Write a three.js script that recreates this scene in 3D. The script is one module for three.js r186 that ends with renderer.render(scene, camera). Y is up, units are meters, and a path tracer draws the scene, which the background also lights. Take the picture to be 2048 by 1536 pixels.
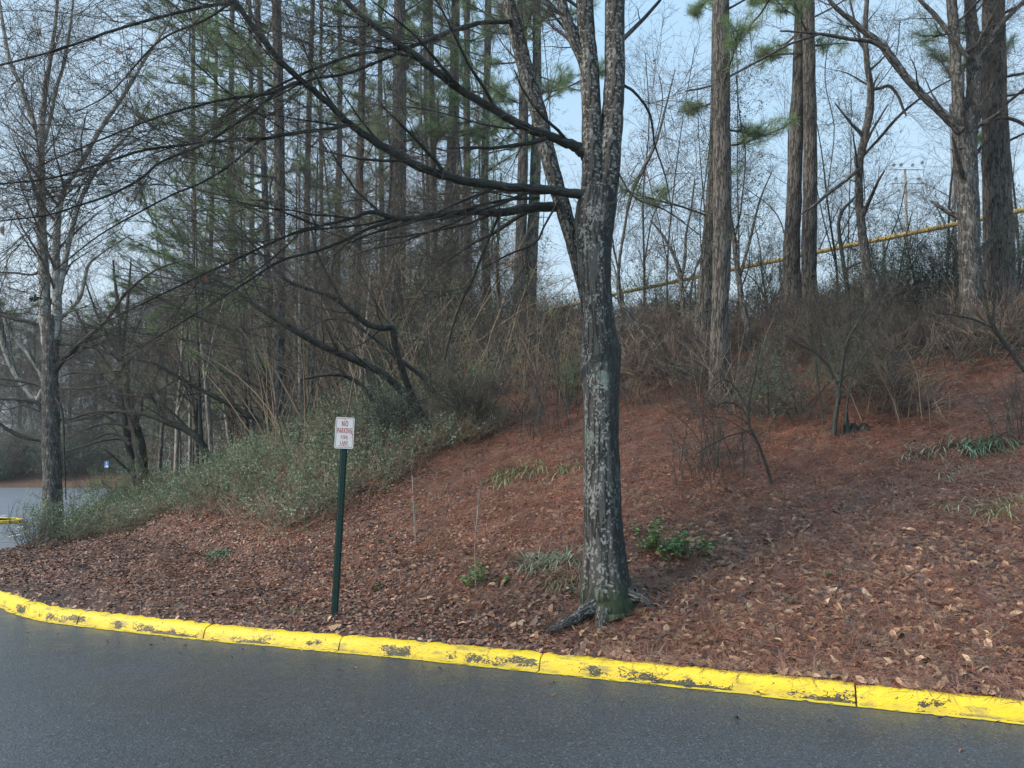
import * as THREE from 'three';
import { ImprovedNoise } from 'three/addons/math/ImprovedNoise.js';
import { mergeGeometries } from 'three/addons/utils/BufferGeometryUtils.js';

// ---------------------------------------------------------------- camera, sky, sun, exposure
const PITCH = 6 * Math.PI / 180, FOCAL = 1540, EYE = 2.0;
const scene = new THREE.Scene();
const camera = new THREE.PerspectiveCamera(2 * Math.atan(768 / FOCAL) * 180 / Math.PI, 4 / 3, 0.05, 1500);
camera.position.set(0, EYE, 0);
camera.lookAt(0, EYE + Math.tan(PITCH) * 10, -10);
const renderer = new THREE.WebGLRenderer();
renderer.toneMapping = THREE.LinearToneMapping;
renderer.toneMappingExposure = 2.45;
renderer.shadowMap.enabled = true;
const SUN_DIR = new THREE.Vector3(-0.85, 0.62, 0.3).normalize();
const sun = new THREE.DirectionalLight(0xffeede, 2.0);
sun.position.copy(SUN_DIR).multiplyScalar(60);
sun.castShadow = true; sun.shadow.radius = 32; sun.shadow.mapSize.set(2048, 2048);
Object.assign(sun.shadow.camera, { left: -45, right: 45, top: 40, bottom: -40, near: 1, far: 150 });
scene.add(sun, sun.target);
{ // thin high overcast: pale and milky low down, bluer higher up, a little whiter towards the sun
  const w = 512, h = 256, d = new Float32Array(w * h * 4), G = new ImprovedNoise();
  for (let j = 0; j < h; j++) for (let i = 0; i < w; i++) {
    const el = ((j + .5) / h - .5) * Math.PI, az = ((i + .5) / w - .5) * 2 * Math.PI;
    const x = Math.cos(el) * Math.cos(az), y = Math.sin(el), z = Math.cos(el) * Math.sin(az);
    const e = Math.max(0, y), t = Math.min(1, Math.pow(e / 0.62, 0.8));
    const toward = Math.max(0, x * SUN_DIR.x + y * SUN_DIR.y + z * SUN_DIR.z);
    const cl = .5 + .5 * (G.noise(x * 2.2 + 7, y * 5, z * 2.2) + .5 * G.noise(x * 5, y * 11 + 3, z * 5));
    const white = Math.min(1, .34 * toward + .30 * cl);
    const mix = (a, b, k) => a + (b - a) * k;
    let c = [mix(.80, .33, t), mix(.93, .61, t), mix(.985, .92, t)];
    c = c.map((v, k) => mix(v, [.78, .88, .96][k], white));
    const s = SKY_GAIN() * (1 + .75 * sstep0(.45, 1, e));
    const o = (j * w + i) * 4;
    for (let k = 0; k < 3; k++) d[o + k] = c[k] * s;
    d[o + 3] = 1;
  }
  function sstep0(a, b, v) { const q = Math.min(1, Math.max(0, (v - a) / (b - a))); return q * q * (3 - 2 * q); }
  function SKY_GAIN() { return 0.445; }
  const sky = new THREE.DataTexture(d, w, h, THREE.RGBAFormat, THREE.FloatType);
  sky.mapping = THREE.EquirectangularReflectionMapping; sky.magFilter = sky.minFilter = THREE.LinearFilter; sky.needsUpdate = true;
  scene.background = sky; scene.environment = sky;
}
scene.fog = new THREE.FogExp2(0xdfe6ea, 0.0006);

// ---------------------------------------------------------------- helpers
const V = (x, y, z) => new THREE.Vector3(x, y, z);
let seed = 12345;
const rnd = () => { seed = (seed + 0x6D2B79F5) | 0; let t = Math.imul(seed ^ (seed >>> 15), 1 | seed); t = (t + Math.imul(t ^ (t >>> 7), 61 | t)) ^ t; return ((t ^ (t >>> 14)) >>> 0) / 4294967296; };
const R = (a, b) => a + (b - a) * rnd(), RS = (a) => (rnd() * 2 - 1) * a;
const gauss = () => (rnd() + rnd() + rnd() - 1.5) * 1.15;
const clamp = (v, a, b) => Math.min(b, Math.max(a, v)), lerp = (a, b, t) => a + (b - a) * t;
const sstep = (a, b, v) => { const t = clamp((v - a) / (b - a), 0, 1); return t * t * (3 - 2 * t); };
const PN = new ImprovedNoise();
const n2 = (x, y, z = 0) => PN.noise(x + 31.7, y + 17.3, z + 5.1);
const fbm = (x, y, z = 0) => n2(x, y, z) + .5 * n2(x * 2.03, y * 2.03, z + 9) + .25 * n2(x * 4.1, y * 4.1, z + 19);
const SP = Math.sin(PITCH), CP = Math.cos(PITCH);
// the direction in which a place of the photograph lies, and the point that stands there at a given distance ahead
function ray(px, py) { const u = (px - 1024) / FOCAL, v = (768 - py) / FOCAL; return V(u, SP + v * CP, -CP + v * SP); }
function W(px, py, D) { const r = ray(px, py); return r.multiplyScalar(D / -r.z).add(V(0, EYE, 0)); }
const used = new Map();
function numbered(name) { const k = used.get(name) ?? 0; used.set(name, k + 1); return k ? `${name}_${String(k).padStart(3, '0')}` : name; }
function tag(o, label, category, group) { o.userData.label = label; o.userData.category = category; if (group) o.userData.group = group; return o; }
function thing(name, label, category, base, group) {
  const o = new THREE.Group(); o.name = numbered(name); o.position.copy(base); scene.add(o);
  return tag(o, label, category, group);
}
function shade(o) { o.castShadow = o.receiveShadow = true; return o; }
function part(name, geo, mat, parent, kind) {
  const m = shade(new THREE.Mesh(geo, mat)); m.name = parent === scene ? numbered(name) : name;
  if (kind) m.userData.kind = kind;
  if (parent !== scene && parent.isGroup) m.position.copy(parent.position).negate();   // geometry is laid out in the place itself
  parent.add(m); return m;
}
class GB {   // collects tubes, blades and quads into one geometry
  constructor() { this.p = []; this.n = []; this.uv = []; this.i = []; this.c = null; }
  get empty() { return !this.i.length; }
  vert(x, y, z, nx, ny, nz, u, v) { this.p.push(x, y, z); this.n.push(nx, ny, nz); this.uv.push(u, v); return this.p.length / 3 - 1; }
  tube(pts, rad, sides = 6, o = {}) {
    const N = pts.length, start = this.p.length / 3; let T = V(), A = null, B = V(), len = 0;
    const rOf = (k) => typeof rad === 'function' ? rad(k / (N - 1)) : Array.isArray(rad) ? lerp(rad[0], rad[1], k / (N - 1)) : rad;
    const nU = o.unit ? 1 : Math.max(1, Math.round(2 * Math.PI * rOf(0) / 0.6));
    let total = 0; if (o.unit) for (let k = 1; k < N; k++) total += pts[k].distanceTo(pts[k - 1]);
    for (let k = 0; k < N; k++) {
      T.copy(pts[Math.min(N - 1, k + 1)]).sub(pts[Math.max(0, k - 1)]).normalize();
      if (!A) { A = Math.abs(T.y) > .8 ? V(1, 0, 0) : V(0, 1, 0); if (o.face) A = o.face.clone(); }
      A.addScaledVector(T, -A.dot(T)).normalize(); B.crossVectors(T, A);
      if (k) len += pts[k].distanceTo(pts[k - 1]);
      const r = rOf(k);
      for (let s = 0; s <= sides; s++) {
        const a = s / sides * Math.PI * 2, ca = Math.cos(a), sa = Math.sin(a), q = o.disp ? r + o.disp(a, len, k / (N - 1)) : r;
        const nx = A.x * ca + B.x * sa, ny = A.y * ca + B.y * sa, nz = A.z * ca + B.z * sa;
        this.vert(pts[k].x + nx * q, pts[k].y + ny * q, pts[k].z + nz * q, nx, ny, nz, s / sides * nU, o.unit ? len / total : len);
      }
    }
    for (let k = 0; k < N - 1; k++) for (let s = 0; s < sides; s++) {
      const a = start + k * (sides + 1) + s, b = a + 1, c = a + sides + 1, d = c + 1;
      this.i.push(a, b, c, b, d, c);
    }
    if (o.cap) { const e = pts[N - 1], c = this.vert(e.x, e.y, e.z, T.x, T.y, T.z, .5, .5), l = start + (N - 1) * (sides + 1); for (let s = 0; s < sides; s++) this.i.push(l + s, l + s + 1, c); }
    return this;
  }
  blade(pts, w, side) {   // a narrow two-faced strip
    const start = this.p.length / 3, N = pts.length, T = V(), n = V();
    for (let k = 0; k < N; k++) {
      T.copy(pts[Math.min(N - 1, k + 1)]).sub(pts[Math.max(0, k - 1)]).normalize(); n.crossVectors(T, side).normalize();
      const h = w * (k === N - 1 ? .12 : k === 0 ? .6 : 1) / 2, p = pts[k];
      this.vert(p.x - side.x * h, p.y - side.y * h, p.z - side.z * h, n.x, n.y, n.z, 0, k / (N - 1));
      this.vert(p.x + side.x * h, p.y + side.y * h, p.z + side.z * h, n.x, n.y, n.z, 1, k / (N - 1));
    }
    for (let k = 0; k < N - 1; k++) { const a = start + 2 * k; this.i.push(a, a + 2, a + 1, a + 1, a + 2, a + 3); }
    return this;
  }
  leaf(p, dir, nor, L, w, curl = .15) {   // pointed leaf folded along its rib and curled along its length
    const s = V().crossVectors(dir, nor).normalize(), n = V().crossVectors(s, dir).normalize(), st = this.p.length / 3;
    const at = (t, a, h) => { const q = p.clone().addScaledVector(dir, L * t).addScaledVector(s, a * w / 2).addScaledVector(n, h * L); this.vert(q.x, q.y, q.z, n.x, n.y, n.z, a / 2 + .5, t); };
    at(0, 0, 0); at(.3, -.8, curl * .5); at(.3, 0, 0); at(.3, .8, curl * .5); at(.65, -.75, curl * .2); at(.65, 0, -curl * .4); at(.65, .75, curl * .2); at(1, 0, -curl);
    this.i.push(st, st + 2, st + 1, st, st + 3, st + 2, st + 1, st + 5, st + 4, st + 1, st + 2, st + 5, st + 2, st + 6, st + 5, st + 2, st + 3, st + 6, st + 4, st + 5, st + 7, st + 5, st + 6, st + 7);
    return this;
  }
  geo() {
    const g = new THREE.BufferGeometry();
    g.setAttribute('position', new THREE.Float32BufferAttribute(this.p, 3)); g.setAttribute('normal', new THREE.Float32BufferAttribute(this.n, 3));
    g.setAttribute('uv', new THREE.Float32BufferAttribute(this.uv, 2)); if (this.c) g.setAttribute('color', new THREE.Float32BufferAttribute(this.c, 3));
    g.setIndex(this.i); return g;
  }
}
class Copies {   // matrices (and tints) of one instanced piece
  constructor() { this.m = []; this.t = []; }
  put(p, dir, scale, tint, roll = rnd() * 6.283) {
    const q = new THREE.Quaternion().setFromUnitVectors(Y, dir.clone().normalize()).multiply(new THREE.Quaternion().setFromAxisAngle(Y, roll));
    const s = scale.isVector3 ? scale : V(scale, scale, scale);
    this.m.push(new THREE.Matrix4().compose(p, q, s)); this.t.push(tint);
  }
  mesh(name, geo, mat, parent, kind = 'stuff') {
    const m = shade(new THREE.InstancedMesh(geo, mat, this.m.length)); m.name = parent === scene ? numbered(name) : name;
    const c = new THREE.Color();
    this.m.forEach((a, k) => { m.setMatrixAt(k, a); if (this.t[k]) m.setColorAt(k, c.setRGB(...this.t[k])); });
    m.userData.kind = kind; if (parent !== scene && parent.isGroup) m.position.copy(parent.position).negate();
    parent.add(m); return m;
  }
}
const Y = V(0, 1, 0);
// tileable value noise and textures
const HASH = new Float32Array(65536); { const keep = seed; seed = 99; for (let i = 0; i < 65536; i++) HASH[i] = rnd(); seed = keep; }
const hsh = (x, y, k) => HASH[((x * 374761 + y * 668265 + k * 1274126) ^ (y * 7919)) & 65535];
function tn(x, y, px, py, k = 0) { const ix = Math.floor(x), iy = Math.floor(y), fx = x - ix, fy = y - iy, u = fx * fx * (3 - 2 * fx), v = fy * fy * (3 - 2 * fy); const m = (a, p) => ((a % p) + p) % p; const a = hsh(m(ix, px), m(iy, py), k), b = hsh(m(ix + 1, px), m(iy, py), k), c = hsh(m(ix, px), m(iy + 1, py), k), d = hsh(m(ix + 1, px), m(iy + 1, py), k); return lerp(lerp(a, b, u), lerp(c, d, u), v); }
const tf = (x, y, px, py, k = 0) => (tn(x, y, px, py, k) + .5 * tn(2 * x, 2 * y, 2 * px, 2 * py, k + 1) + .25 * tn(4 * x, 4 * y, 4 * px, 4 * py, k + 2)) / 1.75;
const toS = (v) => 255 * (v <= .0031308 ? v * 12.92 : 1.055 * Math.pow(clamp(v, 0, 1), 1 / 2.4) - .055);
function tex(w, h, fn, srgb = true) {   // fn gives linear rgb(a) values
  const d = new Uint8Array(w * h * 4);
  for (let j = 0; j < h; j++) for (let i = 0; i < w; i++) { const c = fn(i / w, j / h, i, j), o = (j * w + i) * 4; for (let k = 0; k < 3; k++) d[o + k] = clamp(srgb ? toS(c[k]) : c[k] * 255, 0, 255); d[o + 3] = c.length > 3 ? clamp(c[3] * 255, 0, 255) : 255; }
  const t = new THREE.DataTexture(d, w, h); t.wrapS = t.wrapT = THREE.RepeatWrapping; t.magFilter = THREE.LinearFilter; t.minFilter = THREE.LinearMipmapLinearFilter; t.generateMipmaps = true;
  if (srgb) t.colorSpace = THREE.SRGBColorSpace; t.needsUpdate = true; return t;
}
const mixc = (a, b, t) => [lerp(a[0], b[0], t), lerp(a[1], b[1], t), lerp(a[2], b[2], t)];
const MS = (o) => new THREE.MeshStandardMaterial(Object.assign({ roughness: .9, side: THREE.DoubleSide }, o));
const rgb = (r, g, b) => new THREE.Color().setRGB(r, g, b);

// ---------------------------------------------------------------- the lie of the land: a bank inside a kerb line, (x, distance ahead)
const EDGE = [[60, -16.4], [20, -.2], [9, 4.26], [3.96, 6.28], [1.13, 7.42], [-1.28, 8.37], [-2.48, 8.78], [-3.71, 9.22], [-5.15, 9.82], [-5.97, 10.2], [-6.68, 10.72], [-7.32, 11.27], [-8.7, 12.3], [-10.3, 14.1], [-11.2, 16], [-11.5, 18], [-12.6, 20.8], [-14.9, 26], [-18, 33], [-21.9, 42.6], [-24.5, 51], [-28, 60], [-33, 66], [-46, 69], [-90, 73], [-260, 80]];
const POLY = [...EDGE, [-260, 600], [600, 600], [600, -16.5]];
function edgeDist(x, d) {   // how far inside the kerb line (negative on the road)
  let best = 1e9, ins = false;
  for (let k = 0; k < EDGE.length - 1; k++) {
    const [ax, ay] = EDGE[k], [bx, by] = EDGE[k + 1], ux = bx - ax, uy = by - ay, t = clamp(((x - ax) * ux + (d - ay) * uy) / (ux * ux + uy * uy), 0, 1);
    const q = (x - ax - ux * t) ** 2 + (d - ay - uy * t) ** 2; if (q < best) best = q;
  }
  for (let k = 0, j = POLY.length - 1; k < POLY.length; j = k++) { const [ax, ay] = POLY[k], [bx, by] = POLY[j]; if ((ay > d) !== (by > d) && x < (bx - ax) * (d - ay) / (by - ay) + ax) ins = !ins; }
  return (ins ? 1 : -1) * Math.sqrt(best);
}
function H(x, d, e = edgeDist(x, d)) {
  if (e < .1) return lerp(-.35, .11, sstep(-.05, .1, e));
  const k = sstep(-5, 3.2, x - .05 * (d - 8));
  const gentle = .13 + .13 * Math.min(e, 3.1) + .56 * Math.max(0, e - 3.1), steep = .13 + .2 * Math.min(e, .8) + .425 * Math.max(0, e - .8);
  const h = lerp(gentle, steep, k), top = lerp(1.3, 5.75 + .04 * x, sstep(-25, -7, x)), w = 1.1, t = clamp(.5 + .5 * (top - h) / w, 0, 1);
  const a = sstep(.3, 2.2, e);
  return lerp(top, h, t) - w * t * (1 - t) * .5 + a * (.13 * fbm(x * .45, d * .45) + .06 * fbm(x * 1.9, d * 1.9, 4)) + .012 * fbm(x * 6, d * 6, 8);
}
const onGround = (x, z, up = 0) => V(x, H(x, -z) + up, z);
function G(px, py) {   // the place on the bank or road seen at that spot of the photograph
  const r = ray(px, py), s = 1 / -r.z; let lo = 3;
  for (let D = 3; D < 140; D += .1) { const y = EYE + r.y * s * D, x = r.x * s * D; if (y < Math.max(0, H(x, D))) return V(x, Math.max(0, H(x, D)), -D); }
  return V(r.x * s * 140, 0, -140);
}

// ---------------------------------------------------------------- ground: asphalt out to the horizon, the bank on it
const asphaltTex = tex(1024, 1024, (u, v, i, j) => {
  const g = hsh(i, j, 3), stone = tn(u * 340, v * 340, 340, 340, 5), s2 = tn(u * 190, v * 190, 190, 190, 15), big = tf(u * 5, v * 5, 5, 5, 9);
  let b = .046 + .02 * g + .05 * (stone - .5) + .014 * (big - .5);
  if (s2 > .78) b += .11 * (s2 - .78) / .22;
  const s3 = tn(u * 120, v * 120, 120, 120, 25); if (s3 > .84) b += .07 * (s3 - .84) / .16; if (s3 < .2) b *= .84;
  if (stone < .16) b *= .6;
  return [b * .83, b * .98, b * 1.12];
});
const asphaltBump = tex(512, 512, (u, v) => { const s = tn(u * 170, v * 170, 170, 170, 5) * .6 + tn(u * 90, v * 90, 90, 90, 7) * .4; return [s, s, s]; }, false);
const asphaltWet = tex(256, 256, (u, v) => { const s = .43 + .42 * (tf(u * 4, v * 4, 4, 4, 21) - .5) + .10 * (tn(u * 60, v * 60, 60, 60, 2) - .5); return [s, s, s]; }, false);
asphaltTex.repeat.set(1 / 2.2, 1 / 2.2); asphaltBump.repeat.set(1 / 1.3, 1 / 1.3); asphaltWet.repeat.set(1 / 7, 1 / 7);
const asphalt = MS({ map: asphaltTex, bumpMap: asphaltBump, bumpScale: .004, roughnessMap: asphaltWet, roughness: 1 });
{
  const g = new THREE.PlaneGeometry(560, 560, 1, 1); g.rotateX(-Math.PI / 2);
  const uv = g.attributes.uv; for (let k = 0; k < uv.count; k++) uv.setXY(k, uv.getX(k) * 560, uv.getY(k) * 560);
  const road = part('road', g, asphalt, scene, 'structure');
  road.userData.label = 'dark grey damp asphalt road and car park';
  const white = MS({ color: rgb(.62, .63, .62), roughness: .7 });
  for (const [px, py, qx, qy] of [[14, 1074, 42, 1069], [34, 1056, 62, 1050], [0, 1033, 12, 1031], [46, 1018, 82, 1017], [0, 1000, 14, 999.5], [150, 991, 190, 990.5]]) {
    const a = ray(px, py), b = ray(qx, qy), A = a.multiplyScalar(EYE / -a.y), B = b.multiplyScalar(EYE / -b.y), s = V().subVectors(B, A).cross(Y).normalize().multiplyScalar(.06);
    const q = new GB(); for (const [p, m] of [[A, 1], [A, -1], [B, 1], [B, -1]]) q.vert(p.x + s.x * m, .0065, p.z + s.z * m, 0, 1, 0, 0, 0);
    q.i.push(0, 2, 1, 1, 2, 3);
    part('parking_stripe', q.geo(), white, road);
  }
}
{ // car park surface, the sheen of the sky painted in as paler asphalt
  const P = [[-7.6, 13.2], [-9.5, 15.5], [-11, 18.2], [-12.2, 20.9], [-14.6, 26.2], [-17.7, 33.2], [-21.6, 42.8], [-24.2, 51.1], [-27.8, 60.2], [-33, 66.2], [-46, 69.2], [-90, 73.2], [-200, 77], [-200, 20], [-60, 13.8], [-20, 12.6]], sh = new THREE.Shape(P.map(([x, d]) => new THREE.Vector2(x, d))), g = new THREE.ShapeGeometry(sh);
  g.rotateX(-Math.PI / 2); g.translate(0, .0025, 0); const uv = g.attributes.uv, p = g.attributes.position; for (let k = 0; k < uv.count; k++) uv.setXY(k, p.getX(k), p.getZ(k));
  const m = part('car_park', g, MS({ map: asphaltTex, color: rgb(2.6, 2.5, 2.5), bumpMap: asphaltBump, bumpScale: .004, roughness: .45 }), scene, 'structure'); m.userData.label = 'asphalt of the car park at the left, sky sheen painted in as paler grey';
}
// litter picture: pine needles and small dead leaves lying every way, tinted over the bank by what lies there
const litterCanvas = document.createElement('canvas'); litterCanvas.width = litterCanvas.height = 1024;
{
  const c = litterCanvas.getContext('2d'); c.fillStyle = 'rgb(62,54,49)'; c.fillRect(0, 0, 1024, 1024);
  const wrap = (x, y, f) => { for (const dx of [-1024, 0, 1024]) for (const dy of [-1024, 0, 1024]) if (x + dx > -90 && x + dx < 1114 && y + dy > -90 && y + dy < 1114) { c.save(); c.translate(x + dx, y + dy); f(); c.restore(); } };
  for (let k = 0; k < 15000; k++) {
    const x = rnd() * 1024, y = rnd() * 1024, a = rnd() * 6.28, l = R(16, 44), b = Math.pow(rnd(), 2.2) * 1.25, bend = RS(9);
    if (rnd() < .30) { const g = 60 + 130 * b; c.fillStyle = `rgb(${g | 0},${g * .86 | 0},${g * .76 | 0})`; const w = R(3, 8), h = R(9, 19); wrap(x, y, () => { c.rotate(a); c.beginPath(); c.moveTo(-h, 0); c.quadraticCurveTo(0, w, h, 0); c.quadraticCurveTo(0, -w, -h, 0); c.fill(); }); }
    else { const g = 34 + 165 * b; c.strokeStyle = `rgb(${g | 0},${g * .8 | 0},${g * .7 | 0})`; c.lineWidth = R(.8, 1.9); wrap(x, y, () => { c.rotate(a); c.beginPath(); c.moveTo(-l, 0); c.quadraticCurveTo(0, bend, l, 0); c.stroke(); }); }
  }
}
const litterTex = new THREE.CanvasTexture(litterCanvas); litterTex.wrapS = litterTex.wrapT = THREE.RepeatWrapping; litterTex.colorSpace = THREE.SRGBColorSpace;
const litterBump = new THREE.CanvasTexture(litterCanvas); litterBump.wrapS = litterBump.wrapT = THREE.RepeatWrapping;
const bankMat = MS({ map: litterTex, bumpMap: litterBump, bumpScale: .02, roughness: .8, vertexColors: true });
// what lies where: straw 0..1 (red needles against leaves), soil 0..1
const strawAt = (x, d) => clamp(sstep(-2.4, 2.6, x + .42 * (d - 9.5)) + .45 * fbm(x * .5, d * .5, 2), 0, 1);
const soilAt = (x, d, e) => sstep(1.1, .15, e + .5 * fbm(x * 1.2, d * 1.2, 7)) * sstep(-2.5, -6, x) * .9;
const bank = (() => {
  const grid = (spans) => { const a = []; for (const [s, e, st] of spans) for (let v = s; v < e - 1e-6; v += st) a.push(v); return a; };
  const xs = grid([[-260, -60, 12], [-60, -26, 1.6], [-26, -12.5, .5], [-12.5, 8.5, .11], [8.5, 20, .5], [20, 60, 2], [60, 260, 16]]), ds = grid([[-16.4, 4.5, 1.2], [4.5, 14.5, .11], [14.5, 24, .25], [24, 50, .8], [50, 84, 1.6], [84, 330, 14]]);
  const g = new GB(), col = []; const nx = xs.length, nd = ds.length, ok = new Uint8Array(nx * nd);
  for (let j = 0; j < nd; j++) for (let i = 0; i < nx; i++) {
    const x = xs[i], d = ds[j], e = edgeDist(x, d), y = H(x, d, e); ok[j * nx + i] = e > -1.8 ? 1 : 0;
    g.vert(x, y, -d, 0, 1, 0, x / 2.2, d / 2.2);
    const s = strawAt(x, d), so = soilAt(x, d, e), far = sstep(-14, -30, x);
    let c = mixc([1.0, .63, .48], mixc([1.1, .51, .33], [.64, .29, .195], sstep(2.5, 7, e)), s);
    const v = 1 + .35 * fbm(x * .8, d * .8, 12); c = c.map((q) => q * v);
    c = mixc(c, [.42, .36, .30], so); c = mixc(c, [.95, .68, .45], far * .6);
    col.push(...c);
  }
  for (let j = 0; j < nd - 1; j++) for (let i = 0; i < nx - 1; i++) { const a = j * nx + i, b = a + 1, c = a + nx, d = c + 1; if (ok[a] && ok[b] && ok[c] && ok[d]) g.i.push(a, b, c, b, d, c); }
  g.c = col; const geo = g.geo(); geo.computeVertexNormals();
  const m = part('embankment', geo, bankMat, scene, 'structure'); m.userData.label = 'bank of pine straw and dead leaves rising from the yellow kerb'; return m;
})();

// ---------------------------------------------------------------- yellow kerb in cast lengths, worn paint
const paintTex = tex(2048, 256, (u, v) => {
  // u runs along the kerb (tile of 6 m), v across it: 0 toe, about .55 nose, 1 back
  const n = tf(u * 60, v * 7, 60, 7, 31), f = tf(u * 240, v * 30, 240, 30, 37), sp = tf(u * 420, v * 44, 420, 44, 71), band = tf(u * 17, .5, 17, 4, 41);
  const vv = v + .34 * (n - .5) + .10 * (f - .5), b = sstep(.45, .71, band);
  const low = b * sstep(.04, .13, vv) * sstep(.44, .26, vv);
  const back = sstep(.80, .97, v) * .5, toe = sstep(.44, .60, tf(u * 6, .5, 6, 3, 83) + .2 * (n - .5)) * sstep(.24, .06, vv) * .62;
  const crack = Math.abs(tf(u * 38, v * 5, 38, 5, 51) - .5) < .014 ? .34 : 0, flake = Math.abs(tf(u * 80, v * 5, 80, 5, 57) - .5) < .02 ? .22 : 0;
  const wear = toe + low * (.36 + .5 * sp) + back * (.35 + n) + .32 * sstep(.60, .86, n) + crack + flake + .62 * (sp - .5) + .2 * (f - .5) + .1 * sstep(.5, .2, v);
  const dirt = tf(u * 26, v * 4, 26, 4, 77), y = mixc(mixc([.78, .60, .014], [.62, .46, .03], f), [.30, .25, .07], .8 * sstep(.56, .80, dirt + .3 * (sp - .5)) + .5 * sstep(.16, .02, vv)), g = mixc([.014, .015, .009], [.075, .072, .045], f);
  return mixc(y, g, sstep(.47, .58, wear));
});
const kerbBump = tex(1024, 256, (u, v) => { const n = tf(u * 60, v * 7, 60, 7, 31) * .5 + tf(u * 200, v * 30, 200, 30, 37) * .5; return [n, n, n]; }, false);
const kerbMat = MS({ map: paintTex, bumpMap: kerbBump, bumpScale: .006, roughness: .55 });
const stripTex = tex(1024, 64, (u, v) => { const n = tf(u * 50, v * 4, 50, 4, 61), b = tf(u * 11, .5, 11, 2, 66); const c = mixc([.74, .57, .02], [.5, .40, .05], tf(u * 120, v * 9, 120, 9, 63)); return [...c, n + .35 * (b - .4) - Math.abs(v - .5) * .55 > .26 ? 1 : 0]; });
{
  const kerb = new THREE.Group(); kerb.name = 'kerb'; kerb.userData = { kind: 'structure', label: 'worn yellow painted concrete kerb along the bank' }; scene.add(kerb);
  const strip = MS({ map: stripTex, alphaTest: .5, roughness: .6 });
  const crv = new THREE.CatmullRomCurve3(EDGE.slice(0, 20).map(([x, d]) => V(x, 0, -d)), false, 'centripetal');
  const PROF = [[-.02, -.05, 0], [0, .004, .03], [.014, .052, .2], [.030, .10, .36], [.050, .122, .48], [.080, .137, .58], [.13, .144, .7], [.20, .147, .86], [.255, .143, .96], [.27, .05, 1]];
  // arc positions of the joints, found from where they stand
  const S = 2400, pts = crv.getSpacedPoints(S), len = crv.getLength(), near = (x, d) => { let b = 0, q = 1e9; pts.forEach((p, k) => { const e = Math.hypot(p.x - x, -p.z - d); if (e < q) { q = e; b = k; } }); return b / S * len; };
  const joints = [near(7.6, 4.85), near(5.2, 5.8), near(2.87, 6.7), near(.28, 7.8), near(-1.89, 8.55), near(-3.58, 9.15), near(-5.49, 9.98), near(-6.68, 10.72), near(-8.7, 12.3), near(-11.2, 16), near(-12.6, 20.8), near(-14.9, 26), near(-18, 33), len];
  for (let k = 0; k < joints.length - 1; k++) {
    const a = joints[k] + .007, b = joints[k + 1] - .007, n = Math.max(8, Math.round((b - a) / .06)), g = new GB(), tilt = RS(.006), shift = RS(.005);
    for (let i = 0; i <= n; i++) {
      const s = lerp(a, b, i / n), p = crv.getPointAt(clamp(s / len, 0, 1)), t = crv.getTangentAt(clamp(s / len, 0, 1)), inx = -t.z, inz = t.x;   // inward, away from the road
      const edge = 1 - .05 * Math.exp(-Math.min(s - a, b - s) / .02);
      for (const [o, y, v] of PROF) { const w = .005 * fbm(s * 3, v * 4, 3) + .003 * fbm(s * 14, v * 9, 5); g.vert(p.x + inx * (o + shift - w), Math.max(-.05, y * edge + (y > .02 ? tilt + w : 0)), p.z + inz * (o + shift - w), 0, 1, 0, s / 6, v); }
    }
    const P = PROF.length;
    for (let i = 0; i < n; i++) for (let j = 0; j < P - 1; j++) { const q = i * P + j; g.i.push(q, q + 1, q + P, q + 1, q + P + 1, q + P); }
    for (const r of [0, n]) for (let j = 1; j < P - 1; j++) g.i.push(r * P, r * P + j, r * P + j + 1);
    const geo = g.geo(); geo.computeVertexNormals(); part('kerb_section', geo, kerbMat, kerb);
    const q = new GB();   // paint that ran over onto the asphalt
    for (let i = 0; i <= n; i++) { const s = lerp(a, b, i / n), p = crv.getPointAt(clamp(s / len, 0, 1)), t = crv.getTangentAt(clamp(s / len, 0, 1)), inx = -t.z, inz = t.x; for (const [o, v] of [[-.085, 0], [.004, 1]]) q.vert(p.x + inx * o, .005, p.z + inz * o, 0, 1, 0, s / 5, v); }
    for (let i = 0; i < n; i++) { const z = 2 * i; q.i.push(z, z + 1, z + 2, z + 1, z + 3, z + 2); }
    part('paint_strip', q.geo(), strip, kerb);
  }
}
{ // kerbed island in the car park
  const c = W(-70, 1040, 27); c.y = 0; const g = new GB(), soil = [], N = 40;
  const isl = new THREE.Group(); isl.name = 'traffic_island'; isl.userData = { kind: 'structure', label: 'low soil island with a yellow kerb in the car park' }; scene.add(isl);
  const ring = (k, r, y) => { const a = k / N * 6.2832; return [c.x + Math.cos(a) * (1.95 - r), y, c.z + Math.sin(a) * (1.1 - r)]; };
  for (let k = 0; k <= N; k++) for (const [r, y, v] of [[0, -.02, .05], [.02, .10, .45], [.06, .13, .6], [.17, .13, .8], [.2, .02, 1]]) { g.vert(...ring(k, r, y), 0, 1, 0, k / 12, v); }
  for (let k = 0; k < N; k++) for (let j = 0; j < 4; j++) { const a = k * 5 + j; g.i.push(a, a + 1, a + 5, a + 1, a + 6, a + 5); }
  const geo = g.geo(); geo.computeVertexNormals(); part('kerb_section', geo, kerbMat, isl);
  const q = new GB(); q.vert(c.x, .17, c.z, 0, 1, 0, 0, 0); for (let k = 0; k <= N; k++) q.vert(...ring(k, .18, .115), 0, 1, 0, Math.cos(k / N * 6.28), Math.sin(k / N * 6.28)); for (let k = 1; k <= N; k++) q.i.push(0, k, k + 1);
  part('soil', q.geo(), MS({ map: litterTex, color: rgb(.55, .6, .4), roughness: .9 }), isl);
}

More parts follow.
